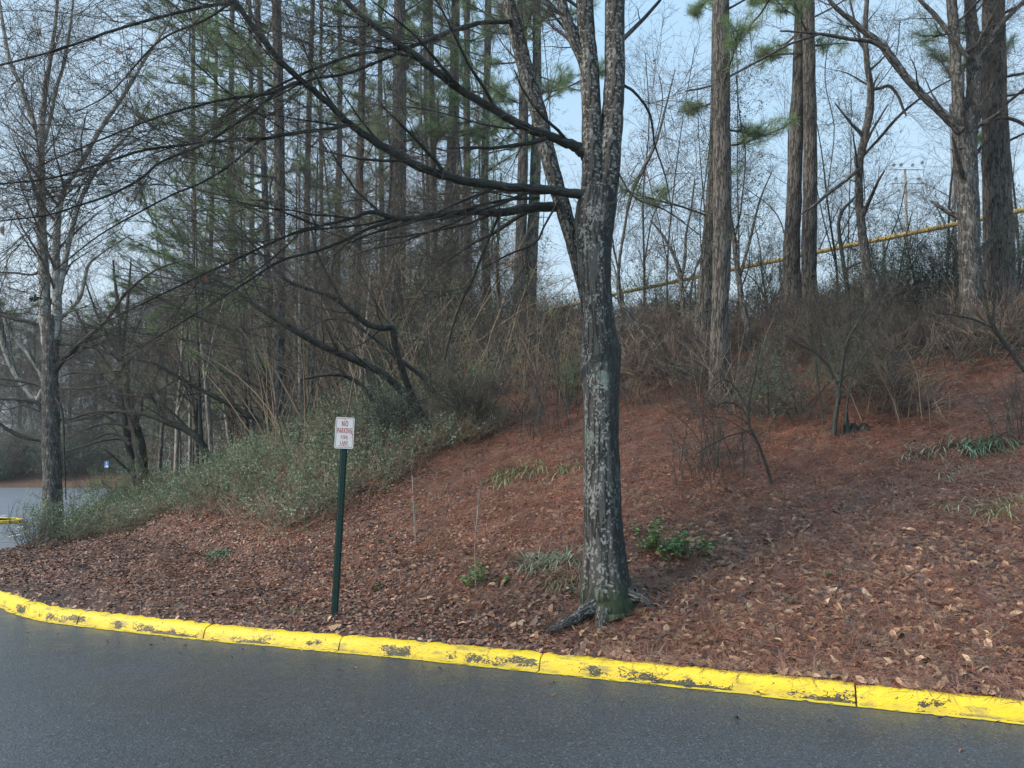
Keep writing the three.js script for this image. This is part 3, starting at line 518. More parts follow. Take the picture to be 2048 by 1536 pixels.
// ---------------------------------------------------------------- pines
function pine(label, stems, o = {}) {   // stems: lists of [px, py, distance, width in px]; crown from the height given upward
  const b = stems[0][0], base = W(b[0], b[1], b[2]), T = thing(o.name ?? 'pine_tree', label, 'tree', base, o.group), br = new GB(), tf_ = TUFTS.map(() => new Copies());
  stems.forEach((l, k) => {
    l = rooted(l); const L = limbPath(l, 6, .04), g = new GB(), w0 = L.r0;
    g.tube(L.pts, L.rad, o.sides ?? 16, { disp: (a, q) => .05 * w0 * fbm(Math.cos(a) * 3, q * 1.5, Math.sin(a) * 3 + k) + w0 * .35 * Math.exp(-q / .5) * (1 + .4 * Math.cos(a * 3)), cap: true });
    part('trunk', g.geo(), o.mat ?? pineBark, T);
    const gr = o.crown ?? 8, n = o.n ?? 40, top = L.pts[L.pts.length - 1].y;
    for (let m = 0; m < n; m++) {
      const t = lerp(clamp((gr - L.pts[0].y) / (top - L.pts[0].y), 0, .95), .99, m / n), f = t * (L.pts.length - 1), i = Math.min(L.pts.length - 2, Math.floor(f)), p = L.pts[i].clone().lerp(L.pts[i + 1], f - i);
      const a = o.face != null ? o.face + RS(o.spread ?? 1.6) : rnd() * 6.283, len = (o.reach ?? 3) * R(.5, 1.1) * (1.15 - .6 * t), d = V(Math.cos(a), R(-.15, .35), Math.sin(a));
      const c = wander(p, d, len, 6, .12, .25); br.tube(c, [.035 * R(.7, 1.1), .012], 5);
      for (let s = 0; s < 8; s++) { const u = R(.3, 1) * 6, j = Math.min(5, Math.floor(u)), q = c[j].clone().lerp(c[j + 1], u - j), e = aside(c[j + 1].clone().sub(c[j]).normalize(), R(.5, 1)), sh = wander(q, e.setY(e.y * .5 + .15), len * R(.12, .34), 3, .2, .3); br.tube(sh, [.012, .006], 4);
        for (let z = 0; z < 4; z++) tf_[Math.floor(rnd() * 3)].put(sh[3 - z % 3].clone().add(V(RS(.05), RS(.05), RS(.05))), sh[3].clone().sub(sh[2]).add(V(RS(.08), RS(.06), RS(.08))), R(.85, 1.35) * (o.big ?? 1), mixc([.75, .85, .8], [1.25, 1.2, .85], rnd())); }
      tf_[0].put(c[6], c[6].clone().sub(c[5]), 1.2 * (o.big ?? 1), [1, 1, 1]);
    }
  });
  if (!br.empty) part('branches', br.geo(), o.mat ?? pineBark, T, 'stuff');
  tf_.forEach((c, k) => c.m.length && c.mesh('needles', TUFTS[k], needleMat, T));
  return T;
}
const needleMat = new THREE.MeshPhysicalMaterial({ color: rgb(.18, .265, .135), roughness: 1, transmission: .5, thickness: 0, side: THREE.DoubleSide });
const col = (x0, y0, x1, D, w0, w1, bend = 0) => [0, .2, .4, .6, .8, 1, 1.25, 1.5].map((t, k) => [lerp(x0, x1, t) + bend * 1.8 * Math.sin(t * 4.3 + x0 * 1.7), lerp(y0, 0, t), D, lerp(w0, w1, Math.min(t, 1)) * (t > 1 ? 1 - .8 * (t - 1) : 1)]);
pine('reddish pine with flaking bark rising from the brush left of the sign', [col(561, 905, 552, 22, 27, 19, 2)], { crown: 6.0, n: 46, reach: 4.6, face: Math.PI, spread: 1.3 });
pine('slim pine just left of the reddish pine, green tufts over the left sky', [col(536, 880, 520, 27, 16, 11, 3)], { crown: 6.5, n: 46, reach: 5, face: Math.PI * .95, spread: 1.4 });
pine('far pine with a broad green crown low on the left of the wood', [col(455, 900, 470, 34, 16, 10, 3)], { crown: 7, n: 54, reach: 5, face: Math.PI, spread: 2.2 });
pine('dim pine trunk behind the long slanting sapling, right of the sign top', [col(712, 880, 722, 24, 20, 13, 2)], { crown: 10.5, n: 26, reach: 2.8 });
pine('thick pine trunk behind the brush, stout and straight left of the crowded trunks', [col(783, 860, 800, 23, 46, 24, 2)], { crown: 12.5, n: 20, reach: 2.8 });
pine('pine trunk just right of the stout one, with a slight sway', [col(850, 820, 862, 25, 27, 21, 4)], { crown: 12, n: 24, reach: 3 });
pine('straight reddish pine crossing behind the upper limb of the big tree', [col(893, 800, 908, 25, 24, 18, 2)], { crown: 13, n: 22, reach: 3 });
pine('narrow pine between the reddish pine and the green vine', [col(932, 780, 938, 27, 18, 13, 2)], { crown: 14, n: 18, reach: 2.6 });
pine('thin pine on the crest with a pale lit edge left of the paired trunks', [col(985, 720, 968, 25, 17, 14, 5)], { crown: 14, n: 16, reach: 2.6 });
pine('pine with twin close trunks on the crest left of the big tree', [col(1038, 700, 1046, 22, 26, 17, 2), col(1060, 720, 1072, 22.2, 28, 17, 3)], { crown: 13.5, n: 14, reach: 2.8 });
pine('first of the right-hand pines, large and low on the bank, mossy twin trunk behind', [[[1437, 905, 14.6, 66], [1438, 820, 14.6, 46], [1439, 700, 14.6, 38], [1440, 620, 14.6, 33], [1444, 500, 14.6, 37], [1444, 300, 14.6, 36], [1443, 150, 14.6, 35], [1442, 0, 14.6, 33], [1440, -250, 14.6, 28], [1438, -700, 14.6, 12]], [[1402, 760, 16.4, 40], [1404, 680, 16.4, 36], [1408, 610, 16.4, 32], [1415, 510, 16.4, 27], [1423, 400, 16.4, 23], [1428, 280, 16.4, 19], [1431, 120, 16.4, 17], [1433, -100, 16.4, 15], [1436, -600, 16.4, 8]]], { crown: 12.2, n: 7, reach: 2.6 });
pine('pair of great pine trunks grown together on the crest, a dark vine in the gap', [[[1580, 670, 18.6, 54], [1584, 600, 18.6, 40], [1583, 510, 18.6, 33], [1588, 400, 18.6, 30], [1593, 250, 18.6, 26], [1597, 100, 18.6, 21], [1599, 0, 18.6, 19], [1602, -250, 18.6, 16], [1606, -600, 18.6, 8]], [[1618, 670, 18.4, 36], [1618, 600, 18.4, 30], [1618, 510, 18.4, 30], [1620, 400, 18.4, 29], [1620, 250, 18.4, 27], [1618, 100, 18.4, 25], [1617, 0, 18.4, 24], [1618, -200, 18.4, 20], [1622, -560, 18.4, 9]]], { crown: 16, n: 9, reach: 2.6 });
pine('rightmost great pine with deep-furrowed trunk near the right edge', [[[2004, 760, 16, 74], [2001, 680, 16, 62], [1999, 560, 16, 58], [1996, 430, 16, 54], [1991, 300, 16, 50], [1988, 150, 16, 46], [1987, 0, 16, 42], [1985, -250, 16, 34], [1982, -600, 16, 12]]], { crown: 11.8, n: 18, reach: 3.2 });
{ // tall pines further back whose crowns fill gaps
  let k = 0; const names = ['behind the reddish pine', 'behind the stout trunk', 'deep in the wood left of the stout trunk', 'behind the green vine', 'deep in the wood, right of the leftmost crowns', 'with a low crown over the twin tree', 'with a low crown above the arching sapling', 'seen far back between the slim trunks'];
  for (const [x, D, w] of [[615, 30, 15], [758, 33, 14], [668, 36, 14], [905, 36, 11], [495, 40, 12], [385, 42, 11], [420, 30, 10], [640, 45, 10]]) pine(`distant slim pine ${names[k++]}`, [col(x, 880, x + 8, D, w, w * .65, 3)], { crown: [9, 9, 8, 11, 9, 6, 6.5, 9][k - 1], n: 36, reach: 4.2 });
}
// ---------------------------------------------------------------- trees of the crest on the right
{
  const s = (l, q) => l.map(([x, y, w]) => [x, y, q, w]);
  const T = pathTree('forked_tree', 'grey lichen-spotted bare tree forking into two stems near the right edge', W(1948, 740, 15.4), [
    s([[1950, 760, 52], [1946, 680, 42], [1942, 580, 42], [1938, 480, 40], [1934, 380, 42], [1930, 300, 46], [1930, 255, 44], [1934, 225, 34]], 15.4),
    s([[1924, 300, 24], [1919, 240, 24], [1915, 180, 23], [1911, 110, 22], [1906, 40, 21], [1902, -20, 20], [1896, -150, 15], [1888, -400, 7]], 15.3), s([[1936, 290, 30], [1944, 230, 34], [1949, 170, 32], [1948, 110, 30], [1943, 50, 24], [1940, 0, 22], [1938, -150, 17], [1936, -400, 7]], 15.5),
    s([[1922, 262, 20], [1905, 246, 19], [1880, 222, 17], [1850, 196, 16], [1815, 158, 15], [1785, 118, 17], [1762, 88, 16], [1735, 68, 13], [1700, 38, 11], [1665, 8, 9], [1640, -30, 6], [1600, -90, 4]], 15.2), s([[1772, 100, 9], [1745, 84, 9], [1700, 78, 8], [1655, 70, 7], [1625, 66, 5], [1560, 62, 3]], 15), s([[1640, 68, 5], [1580, 88, 5], [1520, 120, 5], [1465, 150, 5], [1420, 172, 4], [1370, 182, 3]], 14.6),
    s([[1955, 120, 12], [1975, 90, 11], [2000, 50, 11], [2030, 20, 9], [2070, -20, 6]], 15.4), s([[1935, 115, 8], [1900, 70, 10], [1870, 30, 10], [1840, 0, 8], [1800, -60, 4]], 15.2), s([[1965, 250, 6], [2000, 236, 6], [2030, 240, 8], [2060, 258, 5]], 15.2)],
    { mat: greyBark, twig: twigMat, sides: 14, growth: { spray: 3.4, dens: [1.2, 2], lenCap: 1.5 } });
  pathTree('crooked_tree', 'slim crooked tree with a kinked trunk between the paired pines and forked tree', W(1740, 620, 17), [
    s([[1745, 640, 28], [1738, 580, 22], [1732, 520, 20], [1724, 460, 18], [1718, 400, 17], [1719, 330, 16], [1730, 270, 17], [1740, 215, 16], [1741, 175, 14], [1733, 120, 12], [1731, 50, 11], [1735, -20, 10], [1740, -160, 6], [1745, -300, 3]], 17),
    s([[1742, 180, 8], [1760, 176, 7], [1778, 172, 7], [1795, 190, 6], [1808, 222, 5], [1813, 232, 3]], 17), s([[1722, 335, 8], [1690, 362, 7], [1655, 388, 7], [1632, 408, 6], [1600, 430, 3]], 16.8), s([[1728, 310, 6], [1760, 275, 6], [1800, 230, 6], [1850, 190, 4], [1900, 160, 3]], 17.2), s([[1735, 120, 6], [1715, 60, 5], [1700, 0, 4], [1690, -60, 3]], 17)],
    { mat: greyBark, twig: twigDark, growth: { dens: [1.2, 1.8], lenCap: 1.3 } });
  pathTree('crest_sapling', 'dark forked sapling on the crest right of the paired pines', W(1690, 600, 17.4), [s([[1698, 620, 10], [1692, 560, 9], [1683, 500, 8], [1678, 440, 7], [1690, 415, 6], [1705, 400, 5], [1725, 370, 3]], 17.4), s([[1694, 540, 6], [1712, 528, 5], [1740, 522, 3]], 17.4)], { twig: twigDark });
  pathTree('crest_sapling', 'pale thin sapling on the crest left of the first right-hand pine', W(1364, 640, 19), [s([[1368, 650, 11], [1364, 590, 10], [1358, 540, 9], [1345, 505, 7], [1325, 470, 5], [1300, 440, 3]], 19), s([[1362, 560, 7], [1370, 520, 6], [1372, 470, 5], [1382, 420, 4], [1390, 360, 2]], 19)], { mat: greyBark, twig: twigMat });
  pathTree('crest_sapling', 'olive sapling leaning beside the first right-hand pine, on its right', W(1490, 640, 17.5), [s([[1494, 650, 13], [1482, 590, 12], [1474, 530, 11], [1466, 470, 9], [1455, 420, 7], [1440, 380, 5]], 17.5), s([[1478, 560, 7], [1500, 480, 6], [1520, 400, 4], [1545, 340, 2]], 17.5)], { mat: greyBark, twig: twigMat });
  pathTree('slanting_sapling', 'slender leaning trunk slanting down right across the bank behind the big tree', W(1395, 785, 15.2), [s([[1400, 792, 10], [1370, 755, 9], [1330, 715, 9], [1290, 670, 9], [1262, 636, 10], [1240, 600, 9], [1236, 560, 7], [1242, 500, 6], [1252, 440, 5], [1262, 390, 9], [1285, 340, 8], [1310, 290, 6], [1330, 220, 4], [1350, 140, 2]], 16)], { mat: greyBark, twig: twigMat, growth: { dens: [.9, 1.6] } });
  pathTree('bank_sapling', 'small dark crooked sapling alone on the right bank in front of the pine', G(1540, 958), [s([[1541, 962, 9], [1528, 918, 8], [1512, 878, 8], [1499, 850, 7], [1497, 815, 6], [1503, 780, 5], [1512, 740, 4], [1520, 690, 2.5]], 11), s([[1500, 842, 6], [1485, 818, 5], [1470, 808, 5], [1450, 805, 4], [1425, 815, 2.5]], 10.9), s([[1498, 826, 5], [1480, 790, 4], [1452, 760, 4], [1430, 770, 3], [1410, 800, 2]], 11), s([[1504, 860, 4], [1470, 868, 4], [1430, 885, 3], [1390, 910, 2]], 10.8)], { thin: .75, growth: { dens: [1.8, 2.4], scale: .7, lenCap: .7, spray: 4 }, twig: twigDark });
  pathTree('bank_shrub_tree', 'several-stemmed dark shrub on the right bank below the paired pines', G(1665, 850), [s([[1668, 858, 16], [1676, 800, 15], [1683, 740, 14], [1692, 690, 12], [1712, 650, 9], [1730, 620, 6], [1750, 580, 3]], 12.2), s([[1676, 770, 8], [1655, 730, 8], [1630, 705, 7], [1600, 690, 5], [1570, 670, 3]], 12.1), s([[1690, 850, 6], [1700, 770, 6], [1720, 720, 5], [1745, 690, 3]], 12), s([[1648, 850, 6], [1635, 760, 6], [1628, 690, 5], [1616, 640, 3]], 12.3)], { thin: .68, growth: { dens: [2.4, 2.6], scale: .8, lenCap: .9, spray: 5 }, twig: twigMat });
  pathTree('bank_shrub_tree', 'dark slanting stem with side shoots on the right bank at the right edge', W(2045, 735, 11.5), [s([[2062, 760, 11], [2040, 730, 11], [2012, 690, 10], [1990, 660, 10], [1980, 640, 8], [1970, 590, 6], [1962, 550, 3]], 11.5), s([[1986, 655, 7], [1988, 610, 6], [1990, 570, 4]], 11.5), s([[1984, 655, 6], [1950, 640, 5], [1905, 630, 4], [1870, 625, 2]], 11.4)], { thin: .75, growth: { dens: [1.8, 2.2], scale: .7, lenCap: .7 }, twig: twigDark });
}
const PLACES = [[15, 'at the far left edge'], [75, 'left of the left tree'], [125, 'behind the left tree'], [175, 'just right of the left tree'], [230, 'left of the twin tree'], [290, 'behind the twin tree'], [345, 'right of the twin tree'], [400, 'behind the arching sapling'], [455, 'right of the arching sapling'], [510, 'well left of the reddish pine'], [545, 'just left of the reddish pine'], [590, 'just right of the reddish pine'], [640, 'up left of the sign'], [690, 'straight above the sign'], [740, 'right of the sign'], [785, 'by the stout pine'], [830, 'right of the stout pine'], [880, 'above the leaning saplings'], [930, 'behind the hanging dark branch'], [980, 'left of the twin crest pine'], [1130, 'by the twin crest pine'], [1300, 'just right of the big tree'], [1380, 'left of the first right-hand pine'], [1450, 'behind the first right-hand pine'], [1520, 'right of the first right-hand pine'], [1570, 'left of the paired pines'], [1640, 'behind the paired pines'], [1720, 'right of the paired pines'], [1790, 'by the crooked tree'], [1860, 'by the floodlight pole'], [1920, 'by the grey net pole'], [1975, 'behind the forked tree'], [9999, 'by the rightmost pine']];
const placeOf = (x) => PLACES.find(([e]) => x < e)[1];
function nameApart(list) {   // [object, x, distance, wording]: labels told apart by bark, form, place and, last, nearness
  const m = new Map(); for (const e of list) { const l = `${e[3]} ${placeOf(e[1])}`; (m.get(l) ?? m.set(l, []).get(l)).push(e); }
  for (const [l, es] of m) { es.sort((a, b) => a[2] - b[2]); es.forEach((e, k) => { e[0].userData.label = es.length === 1 ? l : es.length === 2 ? `${l}, ${k ? 'farther' : 'nearer'} one` : es.length === 3 ? `${l}, ${['nearest', 'middle', 'farthest'][k]} one` : l; }); }
}
// ---------------------------------------------------------------- thin bare trees that crowd the wood on the left
{
  let k = 0; const mats = [greyBark, paleBark, darkBark], all = [];
  for (let i = 0; i < 44; i++) {
    const x = 325 + (i * 97) % 690 + RS(10), D = R(19, 36), lean = RS(55) - 15, h = R(300, 760), y0 = lerp(905, 700, sstep(560, 1040, x)) - (D - 20) * 3, w = R(6, 13) * 22 / D;
    const l = [0, .25, .5, .75, 1].map((t) => [x + lean * t + RS(8) * t, y0 + 20 - h * t, D + RS(.5) * t, Math.max(2, w * (1 - .75 * t))]);
    const st = [l]; if (rnd() < .6) { const t = R(.25, .5), a = l[1], s = rnd() < .5 ? -1 : 1; st.push([[a[0], a[1], D, w * .55], [a[0] + s * 18, a[1] - h * .15, D, w * .45], [a[0] + s * R(30, 60), a[1] - h * R(.35, .5), D, 2]]); }
    const tone = ['grey', 'pale', 'dark'][k % 3]; const made = pathTree('thicket_tree', 'thin bare sapling crowded in the dense thicket left of the big tree', W(x, y0 + 20, D), st, { group: 'bare saplings crowding the left wood', mat: mats[k++ % 3], twig: [twigMat, twigRed, twigDark][i % 3], sides: 6, growth: { dens: [1.0, 1.4], lenCap: 1.6, spray: 1.9, scale: 1.2 } });
    all.push([made, l[2][0], D, `${tone} bare ${h > 520 ? 'tall' : 'low'} ${st.length > 1 ? 'forked ' : ''}sapling ${lean < -25 ? 'leaning left' : lean > 15 ? 'leaning right' : 'upright'}`]);
  }
  nameApart(all);
}
{ // slender saplings that veil the sky along the crest on the right
  const all = [];
  for (let i = 0; i < 18; i++) {
    const x = 1245 + i * 46 + RS(18), D = R(17, 25), h = R(200, 620), lean = RS(70), y0 = 660 - (x - 1245) * .05, w = R(4, 8);
    const l = [0, .25, .5, .75, 1].map((t) => [x + lean * t * t + RS(10) * t, y0 + 10 - h * t, D, Math.max(1.6, w * (1 - .8 * t))]), sg = rnd() < .5 ? -1 : 1;
    const made = pathTree('slender_sapling', 'slender bare sapling veiling the sky above the crest of the right bank', W(x, y0, D), [l, [[l[1][0], l[1][1], D, w * .6], [l[1][0] + sg * 25, l[1][1] - h * .2, D, w * .4], [l[1][0] + sg * R(50, 110), l[1][1] - h * R(.3, .5), D, 1.4]]], { group: 'slender saplings along the right crest', mat: i % 3 ? darkBark : greyBark, twig: i % 2 ? twigDark : twigMat, sides: 6, growth: { dens: [1.5, 1.7], lenCap: 1.4, spray: 2.6, scale: .95 } });
    all.push([made, l[2][0], D, `${i % 3 ? 'dark' : 'grey'} ${h > 420 ? 'tall' : 'short'} slender sapling ${lean < -25 ? 'leaning left' : lean > 25 ? 'leaning right' : 'upright'}`]);
  }
  nameApart(all);
}

// ---------------------------------------------------------------- undergrowth
const leafMat = new THREE.MeshPhysicalMaterial({ color: 0xffffff, roughness: .8, transmission: .35, thickness: 0, side: THREE.DoubleSide });
const GREEN = { privet: [[.04, .066, .036], [.12, .165, .095]], honey: [[.085, .15, .075], [.24, .34, .21]], dark: [[.018, .05, .028], [.045, .11, .06]], bright: [[.07, .16, .05], [.14, .27, .10]], olive: [[.085, .10, .045], [.17, .17, .08]], tan: [[.16, .115, .075], [.30, .23, .15]], red: [[.12, .05, .035], [.22, .11, .07]], far: [[.045, .09, .058], [.13, .20, .125]] };
const tintOf = (g) => mixc(g[0], g[1], Math.pow(rnd(), 1.4));
function shrub(name, label, base, o) {
  const T = thing(name, label, o.cat ?? 'shrub', base, o.group), g = new GB(), lf = LEAFY.map(() => new Copies()), sp = STALKS.map(() => new Copies());
  const h = o.h, w = o.w, F = o.flat ?? 1;
  for (let k = 0; k < (o.stems ?? 12); k++) {
    const a = rnd() * 6.283, b = base.clone().add(V(gauss() * w * (o.clump ?? .2), 0, gauss() * w * (o.clump ?? .2) * F)); b.y = Math.min(base.y, H(b.x, -b.z) - .05) ;
    const d = V(Math.cos(a) * w / h * R(.1, .7), 1, Math.sin(a) * w / h * R(.1, .7) * F), c = wander(b, d, h * R(.5, 1.15), 6, .14, o.droop ?? -.1);
    g.tube(c, [o.r ?? .012, .003], 5);
    const put = (n, set, sc, tint) => { for (let m = 0; m < n; m++) { const f = Math.pow(rnd(), o.topHeavy ?? .6) * 5.99, i = Math.floor(f), p = c[i].clone().lerp(c[i + 1], f - i), t = c[i + 1].clone().sub(c[i]).normalize(), e = aside(t, R(.4, 1.5)); p.addScaledVector(e, R(0, o.spread ?? .25) * w * .5); set[Math.floor(rnd() * set.length)].put(p, e.add(V(0, .25, 0)), sc * R(.6, 1.2), tint && tintOf(tint)); } };
    put(o.leaves ?? 10, lf, o.leafScale ?? .8, o.tint ?? GREEN.privet); put(o.twigs ?? 8, sp, o.twigScale ?? .7);
  }
  part('stems', g.geo(), o.stemMat ?? darkBark, T, 'stuff');
  lf.forEach((c, k) => c.m.length && c.mesh('foliage', LEAFY[k], leafMat, T)); sp.forEach((c, k) => c.m.length && c.mesh('twigs', STALKS[k], o.twigMat ?? twigMat, T));
  return T;
}
const feet = (px, py, D) => { const p = W(px, py, D); return onGround(p.x, p.z); };
shrub('dark_shrub', 'dark glossy evergreen shrub among the brush just right of the sign top', G(785, 900), { h: 1.5, w: 1.3, stems: 16, leaves: 26, twigs: 3, tint: GREEN.dark, leafScale: .75 });
shrub('pale_shrub', 'pale green leafy shrub under the dark evergreen, right of the sign', G(735, 925), { h: 1.0, w: 1.5, stems: 16, leaves: 16, twigs: 6, tint: GREEN.honey, leafScale: .7 });
shrub('olive_shrub', 'yellowish olive shrub with a bushy top left of the tan stems in the middle', G(958, 875), { h: 1.3, w: 1.1, stems: 12, leaves: 18, twigs: 12, tint: GREEN.olive, topHeavy: .35, leafScale: .55 });
shrub('green_shrub', 'small bright green shrub tucked against the left of the big trunk, on the slope', feet(1142, 830, 15.5), { h: 1.0, w: .5, stems: 7, leaves: 16, twigs: 2, tint: GREEN.bright, leafScale: .6 });
shrub('green_shrub', 'light green bush by the foot of the dark twin tree', feet(236, 1000, 23.5), { h: 1.5, w: 2, stems: 16, leaves: 20, twigs: 5, tint: GREEN.bright, leafScale: 1 });
shrub('green_shrub', 'yellow-green bush in front of the twin tree trunks, beside the yellow wire guard', feet(322, 980, 22), { h: 1.2, w: 2.2, stems: 14, leaves: 16, twigs: 8, tint: GREEN.olive, leafScale: 1 });
shrub('foot_shoots', 'leafy green shoots round the foot of the left tree', G(112, 1082), { h: .8, w: 1.3, stems: 20, leaves: 9, twigs: 1, tint: GREEN.honey, leafScale: 1.0, r: .006 });
shrub('foot_shoots', 'sparse weedy shoots at the kerb edge left of the left tree', G(62, 1098), { h: .7, w: .8, stems: 12, leaves: 6, twigs: 3, tint: GREEN.honey, leafScale: .5, r: .005 });
const privet = [[1682, 640, 17.6, 1.7, 1.9, 'on the crest right of the paired pines'], [1765, 620, 18.2, 2.7, 2.6, 'on the crest behind the crooked tree'], [1835, 610, 18, 2.4, 2.4, 'on the crest midway between crooked and forked trees'], [1895, 610, 17.6, 2.1, 2.1, 'on the crest just left of the forked tree'], [1975, 640, 17, 2, 1.8, 'between the forked tree and the rightmost pine'], [2050, 600, 17.5, 2.4, 2, 'at the right edge beyond the rightmost pine'], [1310, 665, 21, 2.0, 1.8, 'on the crest just right of the big trunk'], [1520, 650, 19.3, 2.4, 1.9, 'on the crest between the first right-hand pine and the pair'], [1385, 660, 20.5, .8, 1.8, 'low on the crest left of the first right-hand pine']];
for (const [x, y, D, h, w, s] of privet) shrub('privet_bush', `grey-green small-leaved bush ${s}`, feet(x, y, D), { h, w, stems: 18, leaves: 30, twigs: 4, spread: .6, topHeavy: .75, leafScale: .85, twigMat: twigDark });
for (const [x, y, D, h, w, s] of [[1600, 760, 13.4, 1.1, 1.7, 'below the paired pines'], [1700, 700, 13.6, 1.0, 1.2, 'around the several-stemmed dark shrub'], [1535, 790, 13, 1.0, 1.0, 'right of the first right-hand pine']]) shrub('wispy_bush', `wispy dull green bush on the right bank ${s}`, feet(x, y, D), { h, w, stems: 12, leaves: 22, twigs: 3, topHeavy: .4, leafScale: .7, twigScale: .5, spread: .6 });
// thickets of bare tan stems, one after another along the bank
const tan = [[1095, 900, 14.6, 2.6, 1.2, 30, 'tall sheaf of bare tan stems in the middle, left of the big trunk'], [1025, 850, 16.2, 2.4, 1.2, 22, 'bare tan stems left of the tallest sheaf in the middle'], [1150, 800, 17, 1.6, 1.0, 16, 'bare tan stems behind the big trunk on its left'], [1262, 850, 15, 2.0, .9, 24, 'bare tan stems just right of the big trunk'], [1320, 760, 17, 1.4, 1.2, 18, 'low tan brush right of the big trunk, under the crest'], [1430, 1040, 11.6, 1.5, .9, 30, 'tangle of fine dead stems at the foot of the first right-hand pine'], [1455, 840, 14.2, 1.6, 1.0, 22, 'tan vines hanging round the first right-hand pine'], [1570, 700, 17, 1.0, 1.6, 22, 'dry tan brush under the paired pines'], [1745, 690, 15.6, 1.4, 1.6, 30, 'dry brown brush below the crooked tree'], [1850, 690, 15.2, 1.5, 1.6, 30, 'dry brown brush left of the forked tree'], [1975, 740, 14.4, 1.5, 1.5, 30, 'dry brown brush round the forked tree foot'], [1800, 790, 12.6, 1.2, .8, 16, 'pale tan stems drooping over the straw on the right bank'], [2030, 860, 11, 1.3, .6, 12, 'thin pale stems at the right edge of the bank'], [900, 860, 17.5, 2.0, 1.2, 20, 'brown stems right of the leaning saplings']];
for (const [x, y, D, h, w, n, label] of tan) shrub('stem_thicket', label, feet(x, y, D), { h, w, stems: Math.round(n * 1.2), leaves: 0, twigs: 3, twigScale: .5, clump: .55, twigMat: rnd() < .5 ? twigTan : twigMat, stemMat: [greyBark, twigTan, twigMat][n % 3], r: .008, droop: -.6, cat: 'thicket' });
// leaves on climbing vines
function vine(label, pts, D, n, tint, spread, sc = .8) {
  const L = limbPath(pts.map(([x, y]) => [x, y, D, 4]), 5), T = thing('climbing_vine', label, 'vine', L.pts[0]), g = new GB(), lf = LEAFY.map(() => new Copies());
  g.tube(L.pts, .012, 5); part('stem', g.geo(), darkBark, T);
  n = Math.round(n * 1.9); for (let k = 0; k < n; k++) { const p = L.pts[Math.floor(rnd() * L.pts.length)].clone().add(V(gauss() * spread, gauss() * .35, gauss() * spread)); lf[k % 3].put(p, V(RS(1), R(-.8, .6), RS(1)), sc * R(.6, 1.2), tintOf(tint)); }
  lf.forEach((c, k) => c.mesh('foliage', LEAFY[k], leafMat, T));
}
vine('leafy green vine up the first right-hand pine, on its left side', [[1408, 640], [1404, 520], [1400, 430], [1412, 350], [1424, 250]], 15.2, 90, GREEN.privet, .28);
vine('leafy vine hanging to the right of the first right-hand pine', [[1470, 480], [1484, 400], [1490, 300], [1478, 220], [1472, 150]], 14.6, 130, GREEN.privet, .34);
vine('light green hanging vine high between the upper limbs of the big tree', [[1000, 480], [992, 380], [985, 280], [962, 200], [940, 120]], 20, 150, GREEN.bright, .5);
vine('light green vine high behind the leaning stem of the big tree', [[1085, 470], [1092, 350], [1100, 230], [1090, 100], [1080, 20]], 20, 90, GREEN.bright, .35);
vine('dark-leaved vine in the gap left of the crooked tree', [[1650, 420], [1662, 330], [1668, 250], [1650, 160], [1660, 60]], 17.8, 110, GREEN.privet, .5, .7);
vine('dark leaves beside the crooked tree top', [[1730, 400], [1726, 300], [1738, 200], [1790, 120], [1800, 40]], 17.2, 110, GREEN.privet, .5, .7);
vine('green vine leaves on the deep-furrowed rightmost pine', [[2000, 560], [2010, 480], [2020, 440], [1990, 330]], 15.4, 50, GREEN.privet, .3, .7);
vine('vine with dull red leaves right of the big tree fork', [[1262, 420], [1290, 340], [1312, 270], [1325, 200], [1318, 150]], 17, 80, GREEN.red, .45, .75);
vine('faded olive leaves low on the wood right of the hanging dark branch', [[870, 700], [850, 600], [838, 540], [860, 470]], 19, 130, GREEN.olive, .55, .9);
